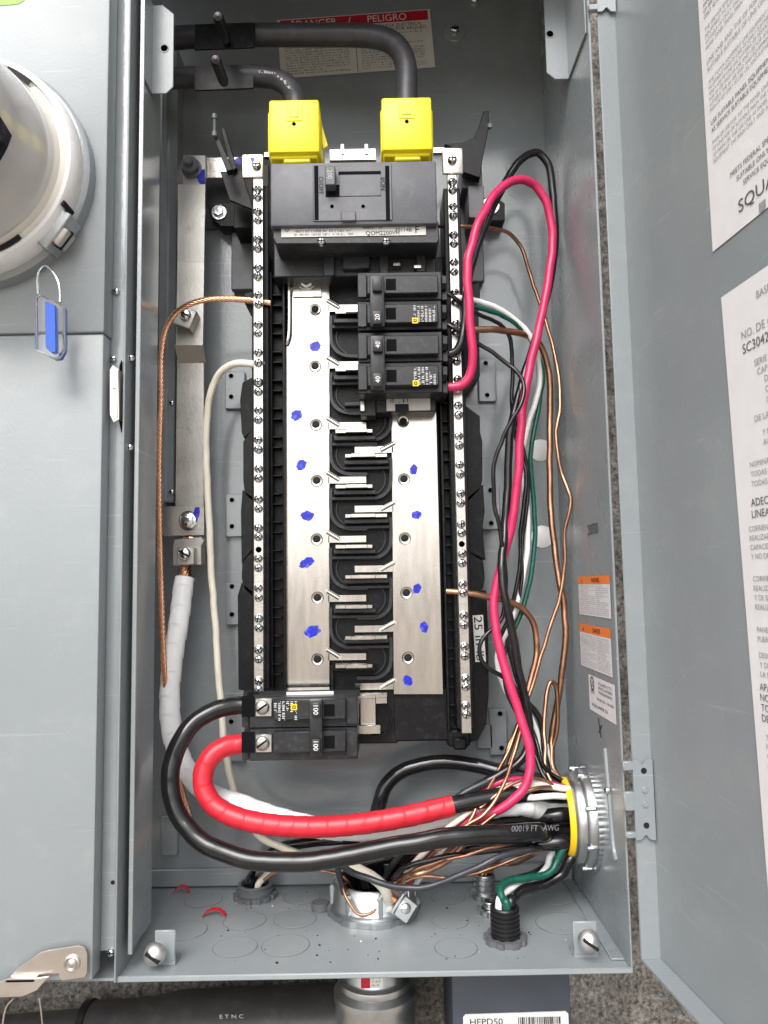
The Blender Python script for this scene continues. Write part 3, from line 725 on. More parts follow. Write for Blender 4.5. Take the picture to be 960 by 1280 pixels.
# ladder rails either side of the bars
for xs, y0, y1, sgn in (((337, 356), 340, 868, 1), ((550, 570), 498, 916, -1)):
    def xo(y): return 0 if sgn > 0 else (y - 520) * .0235
    mb = MB(); xm = (xs[0] + xs[1]) / 2
    a0 = W(xs[0] + xo(y0), y0, -.066); a1 = W(xs[1] + xo(y0), y0, -.066); zz0 = W(450, y1, -.066).z; zz1 = a0.z
    mb.box(a0.x, a0.x + .0022, -.066, -.045, zz0, zz1, .0005); mb.box(a1.x - .0022, a1.x, -.068, -.045, zz0, zz1, .0005)
    mb.box(a0.x, a1.x, -.054, -.0462, zz0, zz1, .0004)
    rail = mb.build('side_rail', 'plastic', inte)
    k = 0; y = y0 + 6
    while y < y1 - 6:
        c_ = W(xm + xo(y), y, -.062); wd = (a1.x - a0.x) / 2 - .0003
        MB().box(c_.x - wd, c_.x + wd * .55, -.062, -.053, c_.z - .0008, c_.z + .0008, .0003).build('rung', 'plastic', rail)
        y += 13 if k % 2 else 22.5
        k += 1
# ---- bus bars
def blob(px, py, rx, ry, Y, seed, parent, rotd=20):
    rn_ = random.Random(seed); n = 40; vs = []; p = W(px, py, Y)
    ph = [rn_.uniform(0, 6.28) for _ in range(3)]
    for i in range(n):
        a = 2 * math.pi * i / n; r = 1 + .16 * math.sin(a + ph[0]) + .12 * math.sin(2 * a + ph[1]) + .06 * math.sin(5 * a + ph[2]) + .05 * math.sin(9 * a + ph[0] * 2) + rn_.uniform(-.05, .05)
        x = math.cos(a) * rx * r; z = math.sin(a) * ry * r; c_, s_ = math.cos(R(rotd)), math.sin(R(rotd))
        vs.append((p.x + PX(x * c_ - z * s_, Y), Y, p.z + PX(x * s_ + z * c_, Y)))
    MB().add(vs, [tuple(range(n))]).build('ink_mark', 'blue', parent)
HEXSOCK = None
def bus_bolt():
    mb = MB(); mb.ringprof([(.0054, 0), (.0054, .0008), (.0048, .0014), (.0034, .0010), (.0032, 0)], (0, 0, 0), (0, -1, 0), 24, 0)
    mb.lathe([(.0033, .0003), (.0030, .0005), (0, .0002)], (0, 0, 0), (0, -1, 0), 24, 1)
    mb.lathe([(.0022, .0003), (.0020, .0014), (0, .0014)], (0, 0, 0), (0, -1, 0), 7, 1)
    return proto(mb, 'bolt', ['tin', 'ink'])
BOLT = bus_bolt()
def stab(side, yk, first=False):
    """one finger of a bus bar: a flat tongue at the bar's level and the blade that stands up from its edge"""
    mb = MB(); Y = YB
    if side < 0: xa, xb, xs0, xs1 = 410, 458, 420, 466
    else: xa, xb, xs0, xs1 = 443, 492, 432, 484
    mb.pbox(xa, yk - 12.5, xb, yk - 3.6, Y, Y + .0025, .0003)
    x0, x1, z0, z1 = RX(xs0, yk - .5, xs1, yk + 4.5, Y - .004)
    zc_ = (z0 + z1) / 2; th = .0017
    mb.box(x0, x1, Y - .0155, Y + .001, zc_ - th, zc_ + th, .0004)
    k_ = .28 * (x1 - x0)
    if side < 0: mb.box(x0 + k_, x1 - k_ * .5, Y - .0185, Y - .0154, zc_ - th, zc_ + th, .0004)
    else: mb.box(x0 + k_ * .5, x1 - k_, Y - .0185, Y - .0154, zc_ - th, zc_ + th, .0004)
    return mb
LY = [464, 540, 608, 682, 756, 829]; RYY = [570, 644, 719, 794, 866]
busL = MB()
busL.pprism([(358, 428), (365, 420), (365, 336), (412, 336), (412, 868), (358, 868)], YB, YB + .003, .0003)
bl = busL.build('bus_bar', 'tin', inte)
bl['label'] = 'tinned bus bar on the meter side with blue ink marks'
busR = MB(); busR.pprism([(489, 500), (545, 500), (554, 868), (492, 868)], YB, YB + .003, .0003)
br = busR.build('bus_bar', 'tin', inte)
for yk in [393] + LY: stab(-1, yk).build('stab', 'tin', bl)
for yk in RYY: stab(1, yk).build('stab', 'tin', br)
for px, py in ((394, 387), (394, 458), (395, 531), (396, 601), (396, 674), (397, 747), (397, 824)): inst(BOLT, 'bolt', W(px, py, YB - .0002), bl)
for px, py in ((504, 527), (505, 599), (506, 673), (508, 741), (510, 822)): inst(BOLT, 'bolt', W(px, py, YB - .0002), br)
for i, (px, py, rx, ry) in enumerate(((395, 433, 8, 5.5), (370, 520, 8, 6), (377, 582, 7, 6), (383, 645, 8, 6), (382, 704, 9, 6), (391, 788, 11, 6))): blob(px, py, rx, ry, YB - .0003, i, bl)
for i, (px, py, rx, ry) in enumerate(((517, 586, 5, 6), (520, 643, 5.5, 5.5), (522, 735, 5, 6), (530, 785, 5.5, 6), (509, 850, 6, 6))): blob(px, py, rx, ry, YB - .0003, 40 + i, br, 0)
# embossed oblong ribs by each finger
def oblong(px0, py0, px1, py1, parent):
    a = W(px0, py0, YB + .0004); b_ = W(px1, py1, YB + .0004); d_ = (b_ - a).normalized(); n_ = V((d_.z, 0, -d_.x)); r_ = .00205
    out = [(a + d_ * 0 + (-d_ * math.sin(t) + n_ * math.cos(t)) * r_) for t in [math.pi * k / 8 for k in range(9)]] + [(b_ + (d_ * math.sin(t) - n_ * math.cos(t)) * r_) for t in [math.pi * k / 8 for k in range(9)]]
    MB().prism([(p.x, p.z) for p in out], YB - .00015, YB + .001, 0, 1).tube([a, a.lerp(b_, .03), a.lerp(b_, .5), a.lerp(b_, .97), b_], .00195, 12, k=2).build('embossed_rib', ['tin', 'alu'], parent)
for yk in [393] + LY[0:]: oblong(409, yk - 17, 424, yk - 8, bl)
for yk in RYY: oblong(476, yk - 7, 493, yk - 16, br)
# top strap of the left bar with its nut, and the rib at its edge
o = MB().pbox(366, 334, 402, 371, YB - .0022, YB - .0002, .0004).build('bus_strap', 'tin', bl)
inst(hex_mesh(.0062, .006, 'nut', .0082), 'nut', W(383, 351, YB - .0022), bl); inst(screw_mesh(.0030, .010, 'stud', False, False), 'stud', W(383, 351, YB - .0022), bl)
MB().tube([W(361.5, 347, YB - .001), W(361.5, 352, YB - .001), W(361.5, 418, YB - .001), W(360, 425, YB - .001), W(358, 431, YB)], .0027, 10, k=4).build('bent_edge', 'tin', bl)
# ---- plastic cups between the fingers
def cup(side, yk):
    mb = MB()
    if side < 0: P = [(413.5, yk + 3), (413.5, yk + 28), (415, yk + 38), (420, yk + 46), (428, yk + 51), (438, yk + 53), (459, yk + 53)]
    else: P = [(488.5, yk + 3), (488.8, yk + 30), (487, yk + 40), (482, yk + 47), (474, yk + 52), (466, yk + 53), (446, yk + 53)]
    pts = [W(x, y, -.0625) for x, y in P]; pts = crom(pts, 5); hw = PX(2.0, -.062)
    vs = []; fs = []
    for i, p in enumerate(pts):
        t = (pts[min(i + 1, len(pts) - 1)] - pts[max(i - 1, 0)]).normalized(); nn = V((t.z, 0, -t.x))
        for s_, yy in ((-1, -.050), (-1, -.0655), (1, -.0655), (1, -.050)): vs.append((p.x + nn.x * hw * s_, yy, p.z + nn.z * hw * s_))
    for i in range(len(pts) - 1):
        for j in range(3): fs.append((i * 4 + j, i * 4 + j + 1, i * 4 + 5 + j, i * 4 + 4 + j))
    fs += [(0, 1, 2, 3), tuple(len(vs) - 4 + j for j in range(4))]
    mb.add(vs, fs)
    # inner arc rib
    if side < 0: cpx, cpy, a0, a1 = 441, yk + 29, 95, 250
    else: cpx, cpy, a0, a1 = 461, yk + 29, 85, -70
    arc = [W(cpx + 21 * math.cos(R(a0 + (a1 - a0) * i / 10)), cpy - 21 * math.sin(R(a0 + (a1 - a0) * i / 10)), -.058) for i in range(11)]
    mb.tube(arc, .0012, 6, k=2)
    # insulating block under the blade of the opposite bar and under its own
    if side < 0:
        mb.pbox(417, yk + 4.5, 470, yk + 10, -.073, -.056, .0006); mb.pbox(414, yk + 12.5, 472, yk + 17, -.066, -.056, .0006)
    else:
        mb.pbox(430, yk + 4.5, 486, yk + 10, -.073, -.056, .0006); mb.pbox(430, yk + 12.5, 488, yk + 17, -.066, -.056, .0006)
    mb.build('stab_insulator', 'breaker', base)
for yk in [393] + LY[:-1]: cup(-1, yk)
for yk in [497] + RYY[:-1]: cup(1, yk)
mb = MB(); mb.pbox(417, 834, 470, 839, -.072, -.056, .0006).pbox(413, 832, 417, 872, -.0655, -.05, .0005); mb.build('stab_insulator', 'plastic', base)
# last fingers beside the bottom breaker
MB().pbox(446, 868, 484, 880, YB - .002, YB + .0005, .0004).pbox(450, 872, 470, 918, YB - .004, YB - .001, .0006).pbox(448, 906, 476, 918, YB - .007, YB - .004, .0006).build('stab', 'tin', br)
MB().ringprof([(.0155, 0), (.0155, .004), (.0142, .004), (.0142, 0)], W(468, 898, -.058), (0, -1, 0), 32).build('stab_insulator', 'plastic', base)
# lower foot of the tray and small screws on it
MB().pbox(559, 912, 588, 934, -.060, -.005, .002).pbox(566, 922, 584, 938, -.064, -.05, .002).build('tray_foot', 'plastic', base)
for px, py in ((451, 862), (452, 902)): pass

# ---- neutral bars
def bar_x(side, y): return 323.0 if side < 0 else 565.0 + (y - 228) * (583.0 - 565.0) / (890 - 228)
LS = [237, 247, 265, 276, 300, 311, 335, 346, 369, 381, 406, 417, 441, 454, 478, 490, 513, 525, 550, 562, 586, 598, 624, 636, 660, 671, 698, 710, 735, 747, 773, 785, 812, 824, 851, 862]
RS = [228, 238, 258, 270, 294, 305, 328, 340, 366, 378, 405, 416, 440, 452, 474, 486, 507, 519, 545, 557, 581, 593, 617, 629, 655, 666, 692, 704, 730, 741, 769, 781, 808, 820, 848, 858, 882, 893]
YN = -.086
def neutral(side, y0, y1, screws, lab):
    xm0 = W(bar_x(side, y0), y0, YN).x; xm1 = W(bar_x(side, y1), y1, YN).x; xm = (xm0 + xm1) / 2; hw = PX(6.3, YN)
    z1 = W(bar_x(side, y0), y0, YN).z; z0 = W(bar_x(side, y1), y1, YN).z
    n = MB().box(xm - hw, xm + hw, YN, YN + .009, z0, z1, .0006).build('neutral_bar', 'barmetal', inte); n['label'] = lab
    for y in screws:
        p = W(bar_x(side, y), y, YN)
        o = inst(SCREW, 'screw', V((xm + random.uniform(-.0002, .0002), YN - random.uniform(-.0022, .0004), p.z)), n, (0, random.uniform(0, 6), 0))
    for py in ((687,) if side < 0 else (680,)):
        MB().lathe([(.0026, .0002), (0, .0002)], V((xm, YN, W(bar_x(side, py), py, YN).z)), (0, -1, 0), 16).build('wire_hole', 'dark', n)
    # carrier strip behind the bar
    MB().box(xm - hw - .003, xm + hw + .0035, YN + .0095, -.03, z0 + .002, z1 - .01, .0008).build('bar_carrier', 'plastic', n)
    return n, xm
nl, xnl = neutral(-1, 212, 866, LS, 'meter-side screw terminal bar')
nr, xnr = neutral(1, 215, 917, RS, 'door-side screw terminal bar')
mb = MB(); p = W(323, 478, YN); mb.lathe([(.0045, .0001), (0, .0001)], p + V((0, 0, 0)), (0, -1, 0), 16); mb.build('ink_mark', 'blue', nl)
# end plates at the top of the bars
def endplate(px0, py0, px1, py1, bx, by, parent):
    x0, x1, z0, z1 = RX(px0, py0, px1, py1, YN - .002)
    o = MB().box(x0, x1, YN - .002, YN + .001, z0, z1, .0018, 0, None, 2).build('end_plate', 'tin', parent)
    inst(screw_mesh(.0042, .005, 'screw'), 'screw', W(bx, by, YN - .002), parent)
endplate(553, 184, 579, 217, 565, 201, nr)
endplate(302, 192, 329, 222, 321, 208, nl)
for a_ in ((330, 190, 345, 196), (540, 184, 556, 191), (412, 186, 470, 200)): MB().pbox(*a_, -.073, -.068, .0004).build('link_strap', 'tin', inte)
for px in (428, 458): MB().pbox(px - 2, 180, px + 2, 192, -.075, -.065, .0003).build('strap_pin', 'zinc', inte)

# ---- upper supports of the interior: brackets, ears
def support(pts, y0, y1, name='support_bracket', m_='plastic', bev=.0006): return MB().pprism(pts, y0, y1, bev).build(name, m_, inte)
support([(294, 205), (336, 205), (336, 300), (318, 300), (318, 285), (292, 285)], -.045, -.003)
o = support([(261, 257), (268, 253), (304, 253), (304, 283), (276, 283), (262, 270)], -.022, -.003)
inst(hex_mesh(.0055, .005, 'bolt', .0075), 'bolt', W(274, 266, -.022), inte)
MB().pbox(254, 196, 330, 222, -.030, -.027, .0006).build('tin_plate', 'tin', inte)
MB().pbox(256, 206, 306, 286, -.0040, -.0008, .0005).build('back_plate', 'brgrey', inte)
MB().pprism([(275, 214), (302, 213), (314, 252), (316, 262), (287, 250)], -.075, -.072, .0005).build('deflector', 'plastic', inte)
mb = MB(); mb.tube([W(268, 148, -.100), W(268, 166, -.100)], .0014, 8); mb.lathe([(.0024, -.002), (.0024, .002), (0, .002)], W(268, 146, -.100), (0, 0, 1), 10); mb.lathe([(.0024, -.002), (.0024, .002), (0, .002)], W(268, 168, -.100), (0, 0, 1), 10)
mb.build('ear_tip', 'fitting', inte)
MB().pprism([(266, 168), (272, 168), (291, 212), (283, 214)], -.098, -.090, .0005).pprism([(276, 160), (281, 160), (296, 210), (289, 214)], -.080, -.070, .0005).build('support_ear', 'plastic', inte)
MB().pprism([(604, 139), (612, 138), (612, 150), (610, 165), (603, 200), (600, 222), (578, 215), (577, 190), (555, 180), (578, 178), (592, 172), (598, 160)], -.060, -.050, .0006).build('support_ear', 'plastic', inte)
MB().tube([W(612.5, 141, -.058), W(612, 158, -.058)], .0012, 8).lathe([(.0022, -.002), (.0022, .002), (0, .002)], W(612, 158, -.058), (0, -1, 0), 10).build('ear_tip', 'fitting', inte)
support([(577, 200), (602, 205), (604, 250), (586, 250), (585, 235), (577, 235)], -.045, -.003, m_='brgrey')
support([(585, 232), (605, 232), (605, 272), (586, 272)], -.050, -.003, m_='brgrey')
o = support([(604, 247), (622, 247), (631, 254), (631, 276), (590, 276), (604, 270)], -.022, -.003)
inst(hex_mesh(.0062, .005, 'bolt', .0088), 'bolt', W(613, 258, -.022), inte)
MB().pbox(572, 245, 604, 352, -.012, -.003, .001).build('back_plate', 'brgrey', inte)
MB().pbox(289, 290, 320, 362, -.012, -.003, .001).build('back_plate', 'brgrey', inte)

# ================================================================ main breaker
YM_ = -.120
mbk = thing('main_breaker', 'wide grey main circuit breaker under two yellow lug covers', 'circuit breaker', W(441, 330, -.06))
mb = MB(); mb.pbox(338, 202, 546, 281, YM_, -.048, .0018, 0, 2); mb.build('case', 'brgrey', mbk)
mb = MB(); mb.pprism([(341, 279), (548, 276), (549, 300), (546, 304), (345, 305), (341, 297)], YM_ + .006, -.05, .0008); mb.pbox(342, 300, 545, 345, -.082, -.048, .001); mb.build('lower_case', 'breaker', mbk)
# recessed toggle area
mb = MB(); mb.pbox(391, 205, 490, 276, YM_ - .0012, YM_ + .001, .0006); mb.build('toggle_plate', 'brgrey', mbk)
for px in (395.5, 484.5): MB().pbox(px - 2.6, 207, px + 2.6, 275, YM_ - .0015, YM_ - .0008, .0002).build('groove', 'dark', mbk)
MB().pbox(424, 218, 476, 245, YM_ - .0018, YM_ - .001, .0003).build('toggle_cover', 'brgrey', mbk)
MB().pbox(423, 214, 476, 218.5, YM_ - .0016, YM_ - .0010, 0).pbox(407, 231, 426, 246, YM_ - .0016, YM_ - .0010, 0).build('toggle_slot', 'dark', mbk)
mb = MB(); mb.pbox(406, 207, 419, 231, YM_ - .012, YM_ - .001, .0008)
u_, v_ = rot2(90); mb.text('200', W(412.5, 218, YM_ - .012), u_, v_, PX(6, YM_), 1, .0003); mb.build('toggle', ['brgrey', 'inkgrey2'], mbk)
mb = MB(); mb.text('O/OFF', W(401.5, 232, YM_ - .0012), u_, v_, PX(6, YM_), 0, .0003); mb.text('I/ON', W(479, 230, YM_ - .0012), u_, v_, PX(6, YM_), 0, .0003); mb.build('on_off_print', 'ink', mbk)
for px in (415, 454): MB().lathe([(.0016, .0002), (0, .0002)], W(px, 258, YM_ - .0012), (0, -1, 0), 14).build('vent_hole', 'dark', mbk)
MB().pbox(426, 264, 445, 276, YM_ - .0030, YM_ - .0011, .0008).build('release_tab', 'brgrey', mbk)
mb = MB(); Y = YM_ + .0055; o_ = W(442, 288.5, Y); u_ = (W(533, 287, Y) - W(347, 290, Y)).normalized(); wd = PX(188, Y); hh = PX(15, Y)
v_ = UZ; mb.rect(o_, u_, v_, wd, hh, 0, .0004); rn = random.Random(8)
mb.greek(o_ - u_ * wd * .20, u_, v_, wd * .42, hh * .9, 3, 1, .0007, rn, .95, .7); mb.text('QOM2200VH', o_ - v_ * hh * .25 + u_ * wd * .20, u_, v_, hh * .36, 1, .0007)
mb.greek(o_ + u_ * wd * .17 + v_ * hh * .22, u_, v_, wd * .24, hh * .4, 1, 1, .0007, rn); mb.text('30114B', o_ + u_ * wd * .345, u_, v_, hh * .34, 1, .0007)
mb.text('F', o_ + u_ * wd * .44, u_, v_, hh * .62, 1, .0007); mb.ringprof([(hh * .2, .0006), (hh * .2, .0008), (hh * .14, .0008), (hh * .14, .0006)], o_ - u_ * wd * .46 + v_ * hh * .15, (0, -1, 0), 4, 1)
mb.build('rating_label', ['silverlab', 'ink'], mbk)
for px in (402, 483): inst(screw_mesh(.0036, .004, 'screw'), 'screw', W(px, 303, YM_ + .004), mbk)
inst(screw_mesh(.0055, .004, 'screw'), 'screw', W(445, 339, -.066), mbk)
for a_ in ((404, 306, 418, 345), (428, 306, 462, 336), (474, 306, 486, 345), (520, 304, 532, 340)): MB().pbox(*a_, -.088, -.08, .001).build('case_rib', 'breaker', mbk)
for px, py in ((444, 308), (496, 330), (522, 333)): MB().pbox(px - 5, py - 2.5, px + 5, py + 2.5, -.090, -.082, .0006).build('terminal_clip', 'tin', mbk)
# yellow lug covers
for i, (x0, x1, xb0, xb1, lab) in enumerate(((336, 399, 354, 388, 'yellow plastic lug cover over the lower service cable, beside the shorter bend'), (477, 540, 493, 526, 'yellow plastic lug cover over the service cable that crosses the warning plate'))):
    y0 = 124 if i == 0 else 121
    lc = thing('lug_cover', lab, 'lug cover', W((x0 + x1) / 2, 196, -.10), 'yellow lug covers')
    mb = MB(); Yl = -.118; mb.pbox(x0, y0, x1, y0 + 66, Yl, -.070, .0022, 0, 2); mb.pbox(x0 - 1.5, y0 + 14, x1 + 1.5, y0 + 68, Yl + .002, -.066, .0022, 0, 2); mb.build('cover_body', 'yellow', lc)
    MB().pbox(xb0, y0 + 62, xb1, y0 + 79, Yl + .006, -.075, .001).pbox(x0 + 2, y0 + 66, x1 - 2, y0 + 74, Yl + .005, -.075, .001).build('cover_skirt', 'yellow', lc)
    cx = (x0 + x1) / 2
    MB().pbox(cx - 10, y0 + 9, cx + 10, y0 + 27, Yl - .0008, Yl + .0005, .0005).pbox(cx - 6, y0 + 12, cx + 6, y0 + 22, Yl - .0016, Yl - .0004, .0005).build('snap_tab', 'yellow', lc)
    MB().lathe([(.0017, .0003), (0, .0003)], W(cx, y0 + 31, Yl), (0, -1, 0), 14).build('probe_hole', 'dark', lc)
    if i == 0: MB().pprism([(400, y0 + 30), (402, y0 + 30), (410, y0 + 58), (404, y0 + 62)], -.095, -.092, .0004).build('side_flap', 'yellow', lc)

# ================================================================ branch breakers
def breaker(name, lab, flip, x0, x1, ys, amps, clearlab, wires):
    """double pole breaker lying sideways. flip=False: clip end at the left, wire end at the right."""
    t = thing(name, lab, 'circuit breaker', W((x0 + x1) / 2, ys[2], -.07))
    Yb = -.106; L_ = x1 - x0
    def X(f): return x0 + L_ * f if not flip else x1 - L_ * f
    def bx(m_, f0, f1, ya, yb_, yf, yk, bev=.0007, mi=0):
        a_, b_ = sorted((X(f0), X(f1))); m_.pbox(a_, ya, b_, yb_, yf, yk, bev, mi)
    for i in range(2):
        ya, yb_ = ys[i], ys[i + 1] - .8; h = yb_ - ya
        m_ = MB(); bx(m_, 0, .92, ya, yb_, Yb, -.060)
        bx(m_, .10, .72 if flip else .885, ya + h * .10, yb_ - h * .24, Yb - .0085, Yb + .001, .0009)
        bx(m_, .92, .98, ya + h * .12, ya + h * .42, Yb + .006, -.064); bx(m_, .92, .985, ya + h * .62, yb_, Yb + .006, -.064); bx(m_, .88, .95, ya + h * .1, yb_ - h * .06, Yb + .010, -.062)
        bx(m_, 0, .10, ya + h * .08, yb_ - h * .10, Yb - .003, Yb + .001, .0006)
        c_ = m_.build('pole_case', 'breaker', t)
        m_ = MB(); bx(m_, .195 if flip else .31, .285 if flip else .42, ya + h * .24, ya + h * .64, Yb - .0088, Yb - .0080, 0); m_.build('trip_window', 'dark', c_)
        m_ = MB(); bx(m_, .91, .97, ya + h * .42, ya + h * .62, Yb + .002, Yb + .006, 0); m_.build('wire_port', 'dark', c_)
    # handle tie across both poles
    hx0, hx1 = sorted((X(.30), X(.41)) if flip else (X(.135), X(.295)))
    ya, yb_ = ys[0] + 4, ys[2] - 5
    m_ = MB(); m_.pbox(hx0, ya, hx1, yb_, Yb - .0165, Yb - .008, .0012, 0, 2); m_.build('handle_tie', 'breaker', t)
    u_, v_ = rot2(-90 if not flip else 90)
    for i in range(2):
        cy = (ys[i] + ys[i + 1]) / 2 + (-3 if i == 0 else 2); w0 = (hx1 - hx0) * .34; cx = (hx0 + hx1) / 2; hh_ = 8.5
        m_ = MB(); m_.pbox(cx - w0, cy - hh_, cx + w0, cy + hh_, Yb - .0205, Yb - .015, .0010, 0, 2)
        if not (amps == '20' and i == 0): m_.text(amps, W(cx, cy, Yb - .0205), u_, v_, PX(6.0, Yb - .02), 1, .0003)
        m_.build('handle', ['breaker', 'inkwhite'], t)
    # white print with the yellow square mark
    i = 0 if flip else 1
    cy = (ys[i] + ys[i + 1]) / 2; m_ = MB(); rn_ = random.Random(amps); Yp = Yb - .0087
    fa, fb = (.60, .86)
    if flip: fa, fb = (.51, .715)
    cx = X((fa + fb) / 2); wpx = L_ * (fb - fa); u_, v_ = rot2(-90 if not flip else 90)
    hp = (ys[i + 1] - ys[i]) * .58
    p = W(cx, cy - (ys[i + 1] - ys[i]) * .06, Yp)
    m_.greek(p, u_, v_, PX(hp, Yp), PX(wpx, Yp), 6, 0, .0004, rn_, .98, .72)
    sgn = -1 if not flip else 1
    q_ = W(X(fa + .03 if not flip else fa), cy + sgn * -(hp * .30), Yp) if not flip else W(X(.54), cy - hp * .30, Yp)
    m_.rect(q_, UX, UZ, PX(7.5, Yp), PX(7.5, Yp), 1, .0006); m_.rect(q_, UX, UZ, PX(4, Yp), PX(4, Yp), 2, .0008); m_.rect(q_, UX, UZ, PX(1.8, Yp), PX(1.8, Yp), 1, .0010)
    m_.build('printed_rating', ['inkwhite', 'inkyel', 'ink'], t)
    return t
breaker('branch_breaker', 'black two pole breaker marked 20, upper one of the pair above the bare fingers', False, 447, 561, (340, 376, 413), '20', None, None)
b40 = breaker('branch_breaker', 'black two pole breaker marked 40 with the pink red wire', False, 447.5, 562, (415, 453, 492), '40', None, None)
p = W(509, 502, -.085); mb = MB(); mb.pbox(483, 496, 538, 513, -.085, -.082, .0003); mb.greek(W(505, 501, -.0852), UX, UZ, PX(36, -.085), PX(7, -.085), 1, 1, .0003, random.Random(2), .98, .8)
mb.pbox(494, 505, 511, 514, -.0856, -.0850, 0, 1); mb.build('data_strip', ['silverlab', 'ink'], b40)
mb = MB(); mb.pbox(450, 492, 470, 520, -.080, -.062, .0008); mb.pbox(470, 492, 545, 515, -.081, -.06, .0008); mb.build('mounting_foot', 'breaker', b40)
MB().pbox(450, 500, 456, 514, -.084, -.08, .0006).build('jaw_clip', 'tin', b40)
b100 = breaker('branch_breaker', 'black two pole breaker marked 100 at the bottom with black and red cables', True, 300, 447, (871, 910, 951), '100', None, None)
# screw terminals of the 100
for py in (884, 929):
    MB().pbox(319, py - 11, 340, py + 12, -.1080, -.104, .0006).build('terminal_lug', 'alu', b100)
    inst(screw_mesh(.0058, .003, 'screw', True, False, ('alu', 'dark')), 'screw', W(328, py, -.1080), b100, (0, R(-35), 0))
    MB().pbox(302, py - 14, 318, py + 12, -.1068, -.1064, 0).build('wire_well', 'dark', b100)
# clear shield lying over the top of it
mb = MB(); mb.pbox(304, 863, 450, 871.0, -.0935, -.075, .0004)
mb.build('top_shield', 'cable', b100)
MB().pbox(358, 864.5, 417, 868.5, -.0939, -.0936, 0).build('shield_label', 'paper', b100)

# ================================================================ fittings
BC = WX(737, 1021, XR)                       # centre of the big hub on the right wall
RB = .0405
hub = thing('conduit_hub', 'large bright conduit hub with a yellow throat ring through the door-side wall', 'conduit fitting', (BC.x, BC.y, BC.z))
AX = (-1, 0, 0)
def ser(n, amp): return lambda a, h: 1 + amp * (1 if (a * n / (2 * math.pi)) % 1 < .5 else -1)
MB().ringprof([(RB * 1.05, 0), (RB * 1.05, .0035), (RB * .8, .0035), (RB * .8, 0)], BC, AX, 168, 0, ser(56, .009)).build('serrated_locknut', 'cast', hub)
mb = MB(); mb.ringprof([(RB * .98, .0036), (RB * .98, .008), (RB * .95, .0100), (RB * .90, .0110), (RB * .90, .0155), (RB * .86, .018), (RB * .80, .019), (RB * .80, .0036)], BC, AX, 64); mb.build('hub_body', 'cast', hub)
for k in range(8):
    a = R(20 + 45 * k); p = BC + V((-.0075, math.cos(a) * RB * .985, math.sin(a) * RB * .985))
    MB().box(-.005, .004, -.0016, .0016, -.0018, .0018, .0008, 0, Matrix.Translation(p) @ Matrix.Rotation(a, 4, 'X')).build('hub_lug', 'cast', hub)
MB().ringprof([(RB * .80, .015), (RB * .80, .0215), (RB * .77, .0235), (RB * .73, .0235), (RB * .71, .0215), (RB * .71, .004)], BC, AX, 64).build('throat_ring', 'yelring', hub)
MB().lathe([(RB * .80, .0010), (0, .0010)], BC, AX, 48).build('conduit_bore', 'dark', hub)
def hubpt(dy, dz, dx=0.0): return BC + V((dx, dy, dz))

def floor_at(px, py): return WZ(px, py, FZ)
# central floor bushing
c0 = floor_at(467, 1137); fb = thing('conduit_hub', 'large zinc conduit bushing standing up through the floor', 'conduit fitting', (c0.x, c0.y, c0.z))
r0 = PX(55, c0.y) * .97
MB().ringprof([(r0 * 1.03, .0002), (r0 * 1.03, .0045), (r0 * .85, .0045), (r0 * .85, .0002)], c0, (0, 0, 1), 96, 0, ser(8, .02)).build('locknut', 'cast', fb)
MB().ringprof([(r0 * .96, .0046), (r0 * .97, .008), (r0 * .93, .010), (r0 * .91, .024), (r0 * .86, .0265), (r0 * .80, .0265), (r0 * .78, .022), (r0 * .78, .0046)], c0, (0, 0, 1), 64).build('bushing_body', 'cast', fb)
for k in range(8):
    a = R(10 + 45 * k); p = c0 + V((math.cos(a) * r0 * .93, math.sin(a) * r0 * .93, .015))
    MB().box(-.002, .002, -.0018, .0018, -.0085, .0085, .0006, 0, Matrix.Translation(p) @ Matrix.Rotation(a, 4, 'Z')).build('bushing_rib', 'cast', fb)
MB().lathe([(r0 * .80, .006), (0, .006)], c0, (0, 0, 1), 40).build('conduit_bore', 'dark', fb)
# ground clamp at the bushing
mt = Matrix.Translation(W(496, 1128, c0.y - .030)) @ Matrix.Rotation(R(38), 4, 'Y') @ Matrix.Rotation(R(-15), 4, 'X')
cl = thing('ground_clamp', 'small zinc lay-in ground clamp fixed on the floor bushing rim', 'clamp', W(496, 1128, c0.y - .030))
MB().box(-.016, -.0135, -.007, .007, -.008, .008, .0005, 0, mt).box(-.0135, -.002, .003, .0055, -.008, .008, .0005, 0, mt).box(-.002, .0005, -.008, .007, -.009, .009, .0005, 0, mt).build('clamp_frame', 'cast', cl)
MB().box(.0008, .014, -.008, .006, -.0085, .0085, .0008, 0, mt).build('clamp_block', 'cast', cl)
MB().lathe([(.0042, 0), (.0042, .003), (.0030, .004), (0, .0042)], mt @ V((.006, -.008, .001)), mt.to_3x3() @ V((0, -1, 0)), 16).build('clamp_screw', 'zinc', cl)
MB().lathe([(.0038, 0), (.0038, .011), (0, .011)], mt @ V((-.0135, -.002, .0005)), mt.to_3x3() @ V((1, 0, 0)), 16).build('clamp_bolt', 'brass', cl)
